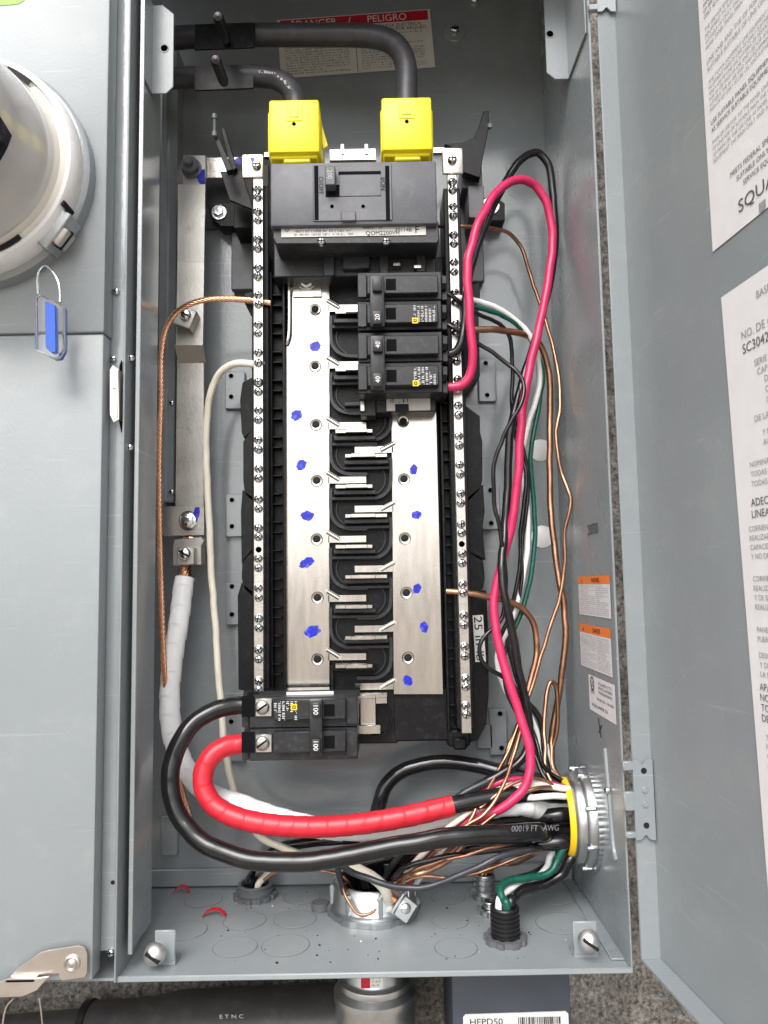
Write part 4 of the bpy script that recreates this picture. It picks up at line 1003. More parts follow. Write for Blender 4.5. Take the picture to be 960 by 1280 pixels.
# small fittings in the floor
def locknut(name, lab, px, py, rpx, body, h, mat_, matn, nteeth=8, threads=0, bore=True, grp=None):
    c = floor_at(px, py); r = PX(rpx, c.y); t = thing(name, lab, 'conduit fitting', (c.x, c.y, c.z), grp)
    MB().ringprof([(r, .0002), (r, .0042), (r * .72, .0042), (r * .72, .0002)], c, (0, 0, 1), nteeth * 8, 0, ser(nteeth, .05)).build('locknut', matn, t)
    rb_ = PX(body, c.y); prof = [(rb_, .0043)]; z = .0046
    if threads:
        st = (h - .006) / threads
        for k in range(threads): prof += [(rb_, z), (rb_, z + st * .45), (rb_ * .91, z + st * .6), (rb_ * .91, z + st * .9)]; z += st
    prof += [(rb_, h - .001), (rb_ * .95, h), (rb_ * .80, h), (rb_ * .78, h - .003), (rb_ * .78, .0043)]
    MB().ringprof(prof, c, (0, 0, 1), 36).build('threaded_body', mat_, t)
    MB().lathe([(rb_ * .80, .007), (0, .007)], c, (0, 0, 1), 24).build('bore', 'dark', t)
    return t, c
t1, c1 = locknut('cable_fitting', 'grey threaded plastic fitting in the floor with a cream and a black wire', 319, 1121, 25, 21, .012, 'fitting', 'fitting', 14, 1)
t2, c2 = locknut('cable_fitting', 'tall black ribbed plastic fitting with green and white wires going in', 632, 1176, 25, 17.5, .026, 'black_rubber', 'fitting', 9, 6)
t3, c3 = locknut('cable_fitting', 'small zinc fitting holding a bare copper wire behind the black ribbed one', 606, 1121, 17, 13, .020, 'cast', 'cast', 8, 3)
t4, c4 = locknut('cable_fitting', 'low zinc ring fitting half hidden behind the black ribbed one', 613, 1141, 15, 9, .010, 'cast', 'cast', 8, 1)
# loose bits on the floor
c = floor_at(400, 1137); mb = MB(); mb.lathe([(.0075, .0003), (.0075, .006), (.0068, .0066), (0, .0066)], c, (0, 0, 1), 20); tag(mb.build('knockout_slug', 'fitting', loc=(c.x, c.y, c.z)), 'dark grey round plug lying on the floor beside the bushing', 'plug')
for i, (px, py, l, lab) in enumerate(((227, 1117, 20, 'curled scrap of red tape near the back corner of the floor'), (268, 1146, 28, 'longer curled scrap of red tape between the floor knockouts'))):
    c = floor_at(px, py); L2 = PX(l, c.y) / 2; mb = MB(); vs = []; fs = []
    for k in range(13):
        a = -1 + 2 * k / 12; x = c.x + a * L2; z = FZ + .0006 + .0045 * (1 - a * a)
        for q_ in (0, .005): vs.append((x, c.y + q_ - a * a * .003, z + (0 if q_ == 0 else .0006)))
    for k in range(12): fs.append((2 * k, 2 * k + 1, 2 * k + 3, 2 * k + 2))
    b0 = len(vs); vs += [(x, y, z + .0005) for x, y, z in vs]; fs += [tuple(i_ + b0 for i_ in f_[::-1]) for f_ in fs]
    for k in range(12): fs += [(2 * k, 2 * k + 2, 2 * k + 2 + b0, 2 * k + b0), (2 * k + 1, 2 * k + 1 + b0, 2 * k + 3 + b0, 2 * k + 3)]
    tag(mb.add(vs, fs).build('tape_scrap', 'redtape', loc=(c.x, c.y, FZ)), lab, 'tape scrap', 'red tape scraps on the floor')
# specks of grit on the floor
mb = MB(); rn = random.Random(21)
for k in range(120):
    x = rn.uniform(-.18, .165); y = rn.uniform(-.15, -.01); r = rn.choice((.0004, .0005, .0007, .0010)) * rn.uniform(.7, 1.1)
    mb.lathe([(r, .0001), (r * rn.uniform(.5, 1), r * .8), (0, r)], (x, y, FZ), (0, 0, 1), 5, 0 if rn.random() < .88 else 1)
gr_ = mb.build('grit', ['ink', 'paper'], loc=(0, 0, FZ)); tag(gr_, 'specks of grit and shavings scattered over the floor', 'grit'); gr_['kind'] = 'stuff'

# ================================================================ left strap and lug
strap = thing('neutral_strap', 'dull aluminium neutral strap bolted down the meter side of the interior', 'strap', W(238, 640, -.03))
mb = MB(); Ys = -.040
def seg(pts, Yf, th=.0028): mb.pprism(pts, Yf, Yf + th, .0004)
seg([(229, 194), (257, 194), (257, 236), (229, 236)], -.036)
seg([(222, 230), (257, 230), (255.5, 328), (221.5, 328)], -.041)
seg([(221.5, 327), (255.5, 327), (254, 432), (219.5, 432)], -.0438)
x0, x1, z0, z1 = RX(219.5, 432, 254, 450, -.040)
mb.add([(x0, -.0438, z1), (x1, -.0438, z1), (x1, -.030, z0), (x0, -.030, z0), (x0, -.041, z1), (x1, -.041, z1), (x1, -.027, z0), (x0, -.027, z0)], [(0, 3, 2, 1), (4, 5, 6, 7), (0, 1, 5, 4), (2, 3, 7, 6), (0, 4, 7, 3), (1, 2, 6, 5)])
seg([(221, 449), (255, 449), (255, 636), (219, 636)], -.030)
mb.build('strap_bar', 'alu', strap)
MB().pprism([(204, 633), (255.5, 633), (255.5, 669), (204, 670)], -.0352, -.0305, .0004).build('strap_plate', 'alu', strap)
nut = MB(); p = W(236, 651, -.0352)
nut.lathe([(.0092, 0), (.0092, .0012), (0, .0012)], p, (0, -1, 0), 24); nut.lathe([(.0072, .0012), (.0072, .003), (.0065, .0033), (0, .0033)], p, (0, -1, 0), 24)
nut.lathe([(.0062, .0033), (.0062, .0085), (.0052, .0092), (0, .0092)], p, (0, -1, 0), 6); nut.lathe([(.0030, .009), (.0030, .0145), (.0024, .0155), (0, .0155)], p, (0, -1, 0), 14)
nut.build('nut', 'zinc', strap)
MB().pprism([(244, 634), (249, 634), (249, 641), (246, 652), (240, 656), (239, 650)], -.0372, -.0358, 0).build('ink_mark', 'blue', strap)
p = W(240, 211, -.036); mb = MB(); mb.lathe([(.0098, 0), (.0098, .002), (.0080, .0025), (.0080, .009), (.0070, .010), (0, .010)], p, (0, -1, 0), 24); mb.lathe([(.004, .010), (.004, .016), (.003, .017), (0, .017)], p, (0, -1, 0), 12); mb.build('bolt', 'fitting', strap)
MB().pprism([(246, 214), (256, 211), (256, 232), (252, 234), (246, 222)], -.0375, -.0366, 0).build('ink_mark', 'blue', strap)
MB().pprism([(312, 196), (318, 197), (320, 205), (315, 205)], -.0896, -.0886, 0).build('ink_mark', 'blue', strap)
# blue marked screw on the top left plate
mb = MB(); p = W(300, 206, -.031); mb.lathe([(.0066, 0), (.0066, .002), (.005, .004), (0, .0045)], p, (0, -1, 0), 20); mb.build('marked_screw', 'blue', strap)
# small set-screw lug riding on the strap
mt = Matrix.Translation(W(233, 399, -.052)) @ Matrix.Rotation(R(22), 4, 'Y')
lugs = thing('ground_lug', 'small tilted aluminium lug with a slotted screw on the strap', 'lug', W(233, 399, -.045))
MB().box(-.0085, .0085, -.006, .008, -.009, .009, .0008, 0, mt).build('lug_block', 'alu', lugs)
o = inst(screw_mesh(.0055, .004, 'set_screw', True, False), 'set_screw', mt @ V((0, -.006, .002)), lugs, (0, R(35), 0))
# big neutral lug below
lug = thing('neutral_lug', 'aluminium cable lug gripping the stranded copper of the white taped cable', 'lug', W(231, 708, -.03))
MB().pprism([(218, 674), (252, 671), (256, 676), (252, 682), (252, 706), (216, 707), (216, 682)], -.040, -.026, .0006).build('lug_body', 'alu', lug)
MB().pbox(221, 684, 243, 706, -.050, -.040, .0008).build('lug_saddle', 'alu', lug)
inst(screw_mesh(.0062, .005, 'set_screw', True, False), 'set_screw', W(231, 692, -.050), lug, (0, R(30), 0))

# ================================================================ wires
def wire(name, lab, m_, r, pts, seg=12, cat='wire', group=None, rf=None, step=None):
    P = [p if isinstance(p, V) else W(*p) for p in pts]
    Q = crom(P, 7); n = len(Q)
    for i in range(2, n - 2):
        e = min(1, min(i, n - 1 - i) / 10); Q[i] = Q[i] + (noise.noise_vector(Q[i] * 45 + V((r * 9e3, 0, 0))) * .0011 + noise.noise_vector(Q[i] * 130) * .0004) * e
    mb = MB(); mb.tube(Q, r, seg, 0, raw=True, rf=rf, step=step); c = P[0]
    o = mb.build(name, m_, loc=(c.x, c.y, c.z), smooth=60); return tag(o, lab, cat, group)
def tape_rf(r, pitch, amp=.05, slant=.5):
    def f(s_, a): return r * (1 + amp * (((s_ / pitch) + slant * math.sin(a) * .5 + .22 * math.sin(s_ * 41) + .12 * math.sin(s_ * 97 + a)) % 1.0) + .012 * math.sin(s_ * 57))
    return f
H = hubpt
# service cables at the top
mbx = MB(); Yt = -.075
def svc(lab, pts, r, printed):
    P = [W(*p) for p in pts]; mb = MB(); mb.tube(P, r, 20, 0, 8); t = thing('service_cable', lab, 'cable', P[-1], 'service cables'); mb.build('cable_jacket', 'cable2', t); return t
M['cable2'] = mat('charcoal_cable', (.040, .040, .046), .42, var=.15, vscale=50, bump=.2, bscale=300, dust=((.16, .16, .17), .2, 100))
s1 = svc('thick charcoal service cable crossing the warning plate to the lug cover nearer the door', [(140, 60, -.060), (215, 48, -.068), (300, 44, -.072), (380, 44, -.076), (440, 44, -.08), (468, 46, -.082), (490, 53, -.084), (503, 68, -.086), (508, 88, -.088), (508, 120, -.09), (508, 150, -.092)], .0099, True)
s2 = svc('thick charcoal service cable bending down early into the lug cover nearer the meter', [(140, 104, -.060), (215, 98, -.066), (280, 96, -.072), (330, 96, -.076), (345, 99, -.079), (358, 106, -.082), (367, 118, -.085), (370, 130, -.088), (370, 150, -.09)], .0094, True)
for t, py0, py1, px0, px1, Y in ((s1, 28, 62, 243, 318, -.0845), (s2, 80, 113, 243, 317, -.082)):
    MB().pprism([(px0, py0 + 2), (px1, py0), (px1, py1 - 3), (px0, py1)], Y - .001, Y + .001, .0003).build('cable_sleeve', 'plastic', t)
mb = MB(); rn = random.Random(4)
for k, (px, py, a) in enumerate(((330, 90, 2), (338, 91, 4), (352, 99, 38), (360, 108, 50))):
    u_, v_ = rot2(a); mb.greek(W(px, py, -.0945), u_, v_, PX(14, -.09), PX(4.5, -.09), 1, 0, .0003, rn, .9, .8)
mb.build('cable_print', 'inkwhite', s2)
# cable tie posts, black
for px0, py0, px1, py1, lab in ((273, 22, 283, 50, 'short black cap standing on the upper service cable'), (270, 76, 280, 103, 'short black cap standing on the lower service cable')):
    p0 = W(px0, py0, -.135); p1 = W(px1, py1, -.090); mb = MB(); mb.tube([p1, p1.lerp(p0, .3), p1.lerp(p0, .8), p0], .0046, 14, k=4, rf=lambda s_, a: .0046 if s_ > .004 else .0040)
    mb.lathe([(.0046, 0), (.0035, .0025), (0, .0035)], p0, p0 - p1, 14); tag(mb.build('stud_cap', 'black_rubber', loc=tuple(p1)), lab, 'cap', 'black caps')

# big feeders
wire('feeder_cable', 'thick glossy black cable looping from the bottom breaker to the wall hub', 'cable', .0074,
     [(322, 882, -.088), (300, 882, -.090), (272, 886, -.095), (243, 903, -.102), (222, 932, -.108), (213, 968, -.112), (218, 1008, -.116), (238, 1040, -.120), (270, 1062, -.124), (315, 1075, -.127), (370, 1078, -.130), (430, 1070, -.130), (500, 1056, -.128), (570, 1046, -.126), (625, 1042, -.118), (670, 1040, -.108), H(-.008, -.010, -.034), H(-.008, -.010, .001)], 20, 'cable')
red = thing('feeder_cable', 'thick cable wrapped in red tape curving under the bottom breaker', 'cable', W(318, 930, -.088))
redp = [(322, 930, -.088), (300, 930, -.090), (277, 935, -.094), (259, 952, -.098), (253, 977, -.101), (263, 1002, -.104), (288, 1019, -.107), (330, 1030, -.110), (390, 1034, -.112), (450, 1030, -.112), (510, 1020, -.110), (566, 1007, -.106)]
tail = [(604, 999, -.102), (650, 993, -.096), H(.004, .016, -.034), H(.004, .016, 0)]
P = [W(*p) for p in redp]
MB().tube(P, .0081, 18, 0, 7, rf=tape_rf(.0080, .0145, .055, .9), step=.0008).build('red_tape', 'redtape', red, smooth=60)
MB().tube([P[-2].lerp(P[-1], .6)] + [p if isinstance(p, V) else W(*p) for p in [redp[-1]] + tail], .0072, 16).build('cable_jacket', 'cable', red)
wc = thing('feeder_cable', 'thick cable wrapped in white tape running down from the aluminium lug', 'cable', W(229, 720, -.035))
wp = [(231, 722, -.036), (229, 735, -.038), (224, 775, -.044), (216, 825, -.050), (212, 875, -.054), (216, 920, -.057), (232, 960, -.060), (258, 990, -.064), (300, 1006, -.070), (350, 1024, -.076), (410, 1036, -.082), (470, 1036, -.086), (530, 1026, -.088), (590, 1013, -.092), (650, 1005, -.090), H(.002, .004, -.034), H(.002, .004, 0)]
MB().tube([W(*p) if not isinstance(p, V) else p for p in wp], .0086, 18, 0, 7, rf=tape_rf(.0085, .018, .085, .8), step=.0010).build('white_tape', 'wtape', wc, smooth=60)
MB().tube([W(231, 724, -.036), W(230, 730, -.037)], .0084, 16).build('cable_jacket', 'cable', wc)
MB().strands([W(232, 728, -.036), W(231, 715, -.035), W(232, 700, -.034), W(234, 682, -.033), W(235, 672, -.033)], .0058, 9, .06, 6).build('copper_strands', 'brass', wc)
MB().tube([W(568, 1018, -.0895), W(579, 1015.5, -.0905)], .0092, 16).build('band', 'cable', wc)
wire('feeder_cable', 'black cable arching up behind the red one out of the floor bushing', 'cable', .0066,
     [c0 + V((.004, .012, -.01)), c0 + V((.003, .013, .02)), (471, 1070, -.045), (470, 1040, -.040), (473, 1005, -.036), (486, 976, -.034), (512, 959, -.034), (550, 953, -.034), (595, 957, -.038), (640, 967, -.048), (690, 982, -.070), H(.018, .014, 0)], 16, 'cable')
wire('feeder_cable', 'black cable running low behind the front black one into the hub', 'cable', .0060,
     [c0 + V((-.008, .010, -.01)), (440, 1092, -.055), (465, 1075, -.060), (520, 1066, -.066), (590, 1060, -.074), (650, 1056, -.082), (705, 1052, -.090), H(.004, -.020, 0)], 16, 'cable')
wire('feeder_cable', 'black cable filling the middle of the hub under the white taped one', 'cable', .0060,
     [c0 + V((.012, .016, -.01)), (500, 1080, -.040), (540, 1050, -.046), (590, 1032, -.056), (650, 1022, -.070), (705, 1018, -.084), H(.014, -.006, 0)], 16, 'cable')
wire('control_cable', 'charcoal wire sagging from the floor bushing up to the lower edge of the hub', 'greywire', .0025,
     [c0 + V((-.018, -.008, -.004)), (422, 1080, -.100), (440, 1090, -.112), (470, 1102, -.118), (505, 1110, -.120), (540, 1107, -.122), (580, 1092, -.124), (620, 1074, -.124), (655, 1063, -.114), H(-.012, -.021, -.036), H(-.012, -.021, 0)], 14)
# cream wires
wire('neutral_wire', 'long cream wire from the meter-side screw bar down behind the red cable', 'cream', .0032,
     [(330, 457, -.080), (318, 455, -.080), (296, 455, -.074), (277, 463, -.066), (265, 485, -.058), (259, 520, -.050), (258, 570, -.045), (261, 640, -.040), (265, 720, -.038), (270, 800, -.038), (276, 880, -.040), (283, 945, -.044), (296, 1000, -.050), (318, 1038, -.056), (345, 1056, -.060), (380, 1070, -.064), (402, 1078, -.070)], 12)
wire('neutral_wire', 'thicker cream wire curving over into the floor bushing', 'cream', .0044,
     [(380, 1071, -.070), (405, 1078, -.078), (430, 1081, -.084), (452, 1088, -.090), (470, 1099, -.096), (482, 1112, -.098), c0 + V((.012, -.006, -.004))], 12)
wire('neutral_wire', 'short cream wire rising from the grey plastic floor fitting', 'cream', .0030, [c1 + V((.003, -.004, -.004)), c1 + V((.003, -.004, .012)), (330, 1097, c1.y), (340, 1086, c1.y + .004), (356, 1079, -.052), (380, 1074, -.056), (415, 1068, -.060), (450, 1058, -.064)], 12)
wire('branch_wire', 'short black wire rising from the grey plastic floor fitting', 'cable', .0045, [c1 + V((-.005, 0, -.004)), c1 + V((-.005, 0, .012)), (318, 1092, c1.y), (326, 1076, -.050), (345, 1062, -.052), (390, 1052, -.054), (450, 1048, -.056)], 12)
wire('bare_wire', 'bare copper wire sagging between the floor fitting and the bushing', 'copper', .0014, [(330, 1100, -.055), (345, 1090, -.058), (370, 1087, -.062), (400, 1089, -.068), (430, 1096, -.074), c0 + V((-.012, 0, 0))], 8)
# braided grounding conductor at the left
def strand(name, lab, m_, r, pts, n=6, pitch=.022):
    P = [p if isinstance(p, V) else W(*p) for p in pts]; mb = MB(); mb.strands(P, r, n, pitch, 6); c = P[0]
    return tag(mb.build(name, m_, loc=(c.x, c.y, c.z), smooth=70), lab, 'wire')
strand('ground_wire', 'twisted bare copper ground wire from the meter-side screw bar down the meter side', 'brass', .0025,
     [(338, 379, -.079), (318, 376, -.080), (290, 374, -.082), (262, 374, -.082), (240, 379, -.080), (221, 390, -.076), (208, 410, -.072), (202, 440, -.070), (201, 500, -.070), (199, 570, -.070), (199, 640, -.068), (201, 720, -.066), (203, 790, -.064), (206, 850, -.060), (212, 910, -.050), (222, 965, -.045), (234, 1010, -.046), (250, 1052, -.052), (274, 1070, -.058), (310, 1074, -.060), (350, 1072, -.060)], 7, .030)
# right hand bundle
wire('hot_wire', 'pink red wire making a tall loop from the 40 breaker down to the floor bushing', 'pink', .0039,
     [(556, 484, -.094), (568, 484, -.096), (580, 480, -.098), (589, 466, -.100), (590, 430, -.104), (586, 380, -.106), (585, 335, -.106), (591, 300, -.102), (606, 263, -.094), (627, 234, -.084), (650, 224, -.076), (669, 231, -.070), (683, 254, -.066), (690, 288, -.064), (689, 325, -.066), (681, 375, -.070), (669, 430, -.074), (656, 490, -.078), (650, 545, -.080), (647, 605, -.080), (639, 660, -.078), (627, 705, -.078), (618, 750, -.080), (621, 795, -.084), (633, 840, -.088), (647, 885, -.092), (659, 920, -.096), (664, 952, -.100), (655, 985, -.104), (630, 1008, -.106), (600, 1022, -.104), (570, 1036, -.098), (540, 1062, -.086), (515, 1092, -.076), c0 + V((.016, .004, 0))], 16)
wire('hot_wire', 'glossy black wire looping highest beside the pink red one', 'cable', .0036,
     [(556, 443, -.094), (566, 442, -.096), (576, 432, -.098), (580, 405, -.098), (582, 370, -.096), (589, 335, -.092), (600, 298, -.086), (616, 260, -.078), (637, 218, -.068), (656, 196, -.062), (672, 191, -.058), (685, 206, -.056), (691, 240, -.055), (694, 290, -.055), (689, 340, -.057), (680, 385, -.060), (663, 445, -.064), (648, 495, -.068), (637, 545, -.070), (634, 610, -.072), (631, 665, -.078), (627, 705, -.086), (630, 740, -.090), (640, 790, -.088), (650, 845, -.084), (659, 890, -.080), (662, 925, -.080), (650, 952, -.084), (625, 967, -.088), (590, 987, -.088), (555, 1018, -.086), (525, 1050, -.078), (495, 1085, -.066), c0 + V((.008, .018, 0))], 16)
wire('branch_wire', 'thin black wire from the 20 breaker passing behind the pink red wire', 'cable', .0019,
     [(556, 366, -.094), (566, 371, -.094), (580, 382, -.090), (600, 393, -.082), (623, 404, -.072), (636, 420, -.064), (641, 450, -.058), (640, 490, -.056), (642, 530, -.056), (651, 565, -.058), (658, 595, -.060), (655, 630, -.062), (650, 670, -.062), (650, 700, -.062), (645, 740, -.062), (634, 775, -.062), (624, 805, -.062), (624, 832, -.062), (634, 868, -.064), (650, 900, -.066), (668, 945, -.074), (690, 985, -.086), H(.016, .012, 0)], 10)
wire('branch_wire', 'thin black wire from the 20 breaker bowing out towards the bus bars', 'cable', .0019,
     [(556, 404, -.094), (566, 409, -.096), (580, 417, -.094), (600, 430, -.090), (625, 448, -.088), (645, 463, -.090), (655, 482, -.092), (651, 505, -.094), (637, 530, -.094), (624, 560, -.092), (616, 592, -.090), (618, 630, -.088), (626, 670, -.086), (630, 700, -.080), (632, 740, -.074), (628, 770, -.074), (616, 785, -.076), (602, 800, -.078), (599, 815, -.078), (606, 832, -.076), (622, 842, -.074), (645, 862, -.070), (655, 890, -.068), (668, 920, -.070), (680, 960, -.078), H(.010, .018, 0)], 10)
wire('branch_wire', 'white wire from the door-side screw bar running down beside the green one', 'white', .0026,
     [(566, 372, -.086), (578, 373, -.086), (602, 378, -.080), (630, 390, -.070), (655, 410, -.060), (669, 433, -.054), (675, 462, -.050), (671, 495, -.050), (660, 530, -.052), (653, 565, -.056), (653, 600, -.056), (659, 640, -.054), (660, 675, -.054), (655, 715, -.056), (647, 750, -.058), (637, 780, -.060), (625, 808, -.062), (621, 828, -.062), (627, 852, -.062), (642, 880, -.062), (656, 905, -.062), (670, 940, -.066), (684, 975, -.074), H(.014, .016, 0)], 10)
wire('ground_wire', 'green wire from the door-side screw bar running down to the hub', 'green', .0022,
     [(566, 380, -.084), (580, 381, -.084), (604, 386, -.078), (632, 397, -.068), (658, 418, -.056), (673, 442, -.046), (678, 470, -.042), (675, 500, -.042), (667, 540, -.044), (663, 575, -.046), (666, 615, -.046), (669, 655, -.046), (667, 695, -.048), (660, 735, -.050), (650, 768, -.052), (637, 800, -.054), (629, 822, -.056), (633, 850, -.058), (645, 885, -.058), (660, 920, -.060), (676, 955, -.066), (690, 985, -.076), H(.020, .010, 0)], 10)
wire('bare_wire', 'heavy bare copper wire dropping straight along the door side', 'copper', .0030,
     [(576, 412, -.082), (594, 412, -.080), (625, 413, -.070), (655, 417, -.058), (674, 430, -.048), (685, 458, -.042), (688, 500, -.040), (687, 560, -.040), (688, 620, -.040), (692, 675, -.042), (698, 718, -.044), (705, 755, -.046), (707, 795, -.046), (702, 845, -.044), (694, 890, -.042), (690, 930, -.044), (692, 965, -.056), H(.022, .012, 0)], 12)
wire('bare_wire', 'thin bare copper wire swinging out from behind the main breaker', 'copper', .0018,
     [(545, 283, -.060), (565, 283, -.070), (590, 283, -.066), (615, 285, -.056), (636, 292, -.046), (650, 308, -.038), (660, 332, -.034), (668, 362, -.032), (680, 395, -.032), (690, 432, -.036), (698, 472, -.044), (700, 505, -.050), (695, 545, -.052), (700, 585, -.054), (712, 618, -.058), (712, 640, -.058), (706, 662, -.056), (706, 710, -.054), (699, 748, -.054), (686, 790, -.056), (672, 835, -.058), (657, 880, -.062), (640, 925, -.068), (622, 970, -.080), (604, 1010, -.092), (588, 1040, -.094), (560, 1068, -.086), (510, 1096, -.070), c0 + V((.014, .012, 0))], 8)
wire('bare_wire', 'tan bare copper wire bending down from low on the door-side screw bar', 'copper', .0027,
     [(558, 739, -.080), (580, 741, -.082), (605, 745, -.078), (632, 750, -.070), (652, 760, -.062), (665, 776, -.056), (671, 798, -.054), (670, 825, -.054), (663, 855, -.056), (655, 890, -.060), (645, 930, -.066), (634, 965, -.074), (618, 1000, -.090), (600, 1030, -.094), (575, 1055, -.088), (540, 1075, -.078), c0 + V((.020, .010, 0))], 10)
wire('bare_wire', 'bare copper wire doubled back in a narrow hairpin above the hub', 'copper', .0020,
     [H(.008, .020, 0), (700, 990, -.086), (684, 968, -.076), (681, 935, -.066), (681, 895, -.058), (683, 866, -.054), (689, 852, -.052), (695, 858, -.050), (697, 885, -.048), (695, 915, -.046), (687, 945, -.046), (684, 975, -.054), H(.024, .006, 0)], 8)
wire('branch_wire', 'black wire bowing behind the copper above the hub', 'cable', .0030, [(660, 880, -.058), (671, 892, -.056), (678, 915, -.056), (682, 945, -.060), (688, 975, -.070), H(.018, .014, 0)], 10)
# low wires between bushing and hub
rn = random.Random(17)
low = [('bare_wire', 'bright copper wire lying across the bundle to the hub', 'copper', .0016, [(545, 1062, -.108), (575, 1050, -.112), (600, 1034, -.110), (640, 1000, -.104), (670, 985, -.100), H(.002, .022, 0)]),
       ('branch_wire', 'white wire slanting across the bundle under the pink red one', 'white', .0026, [c0 + V((.022, .014, 0)), (530, 1070, -.080), (560, 1035, -.086), (595, 1005, -.092), (630, 985, -.092), (670, 978, -.090), (700, 985, -.090), H(.006, .022, 0)]),
       ('branch_wire', 'second white wire under the first in the slanting bundle', 'white', .0026, [c0 + V((.024, .010, 0)), (545, 1070, -.084), (575, 1040, -.090), (612, 1012, -.094), (650, 998, -.096), (690, 995, -.096), H(.004, .014, 0)]),
       ('branch_wire', 'dark red wire in the slanting bundle', 'pink', .0026, [c0 + V((.020, .016, 0)), (525, 1068, -.074), (552, 1035, -.080), (590, 1002, -.086), (625, 978, -.088), (660, 974, -.086), (695, 982, -.086), H(.010, .020, 0)]),
       ('branch_wire', 'thin black wire in the slanting bundle', 'cable', .0028, [c0 + V((.026, .006, 0)), (520, 1080, -.080), (545, 1048, -.088), (580, 1012, -.094), (620, 990, -.096), (665, 985, -.094), H(.008, .016, 0)]),
       ('ground_wire', 'golden copper wire curving from the ground clamp up into the bundle', 'copper', .0022, [W(484, 1132, c0.y - .030), W(487, 1112, c0.y - .031), W(497, 1100, c0.y - .028), (520, 1092, -.116), (545, 1085, -.112), (565, 1072, -.104), (580, 1056, -.098)]),
       ('bare_wire', 'brown bare wire looping inside the mouth of the floor bushing', 'copper', .0012, [W(478, 1127, c0.y - .030), W(465, 1140, c0.y - .036), W(448, 1142, c0.y - .037), W(436, 1128, c0.y - .034), W(429, 1110, c0.y - .028), W(434, 1104, c0.y - .020), c0 + V((-.014, -.006, .010))]),
       ('bare_wire', 'thin copper wire lying behind the charcoal wire', 'copper', .0014, [c0 + V((.010, .004, .004)), (500, 1105, -.084), (530, 1096, -.086), (565, 1097, -.086), (600, 1090, -.082), (640, 1075, -.080), (690, 1060, -.086), H(.002, -.024, 0)]),
       ('bare_wire', 'thin copper wire from the small zinc fitting bent over towards the hub', 'copper', .0015, [c3 + V((.002, -.002, -.002)), c3 + V((.002, -.002, .022)), (614, 1086, c3.y), (620, 1080, c3.y - .002), (640, 1081, c3.y - .006), (662, 1072, -.070), (690, 1055, -.080), H(.004, -.018, 0)]),
       ('bare_wire', 'short thick copper wire standing in the small zinc fitting', 'copper', .0024, [c3 + V((-.001, -.002, 0)), c3 + V((-.001, -.002, .022)), (613, 1090, c3.y), (618, 1078, c3.y + .002), (640, 1064, -.060), (680, 1050, -.076)]),
       ('ground_wire', 'green wire from the black ribbed fitting up to the hub', 'green', .0030, [c2 + V((.001, -.004, .006)), c2 + V((.001, -.004, .030)), (630, 1128, c2.y - .002), (625, 1112, c2.y + .006), (634, 1101, c2.y + .014), (660, 1098, -.100), (684, 1092, -.094), (697, 1075, -.090), (706, 1058, -.090), H(-.004, -.024, 0)]),
       ('branch_wire', 'white wire from the black ribbed fitting bowing up to the hub', 'white', .0028, [c2 + V((-.004, 0, .006)), c2 + V((-.004, 0, .030)), (630, 1118, c2.y + .010), (645, 1107, c2.y + .022), (668, 1100, -.080), (684, 1086, -.076), (690, 1066, -.078), H(.006, -.024, 0)]),
       ('branch_wire', 'black wire from the black ribbed fitting curving widest to the hub', 'cable', .0042, [c2 + V((.005, .002, .006)), c2 + V((.005, .002, .030)), (640, 1125, c2.y + .010), (655, 1112, c2.y + .022), (680, 1106, -.090), (702, 1092, -.086), (714, 1072, -.088), H(.0, -.026, 0)]),
       ('branch_wire', 'second black wire tucked inside the curve from the ribbed fitting', 'cable', .0042, [c2 + V((-.003, .004, .006)), c2 + V((-.003, .004, .030)), (626, 1118, c2.y + .016), (640, 1103, c2.y + .026), (668, 1094, -.074), (690, 1080, -.074), (704, 1060, -.080), H(.008, -.022, 0)]),
       ]
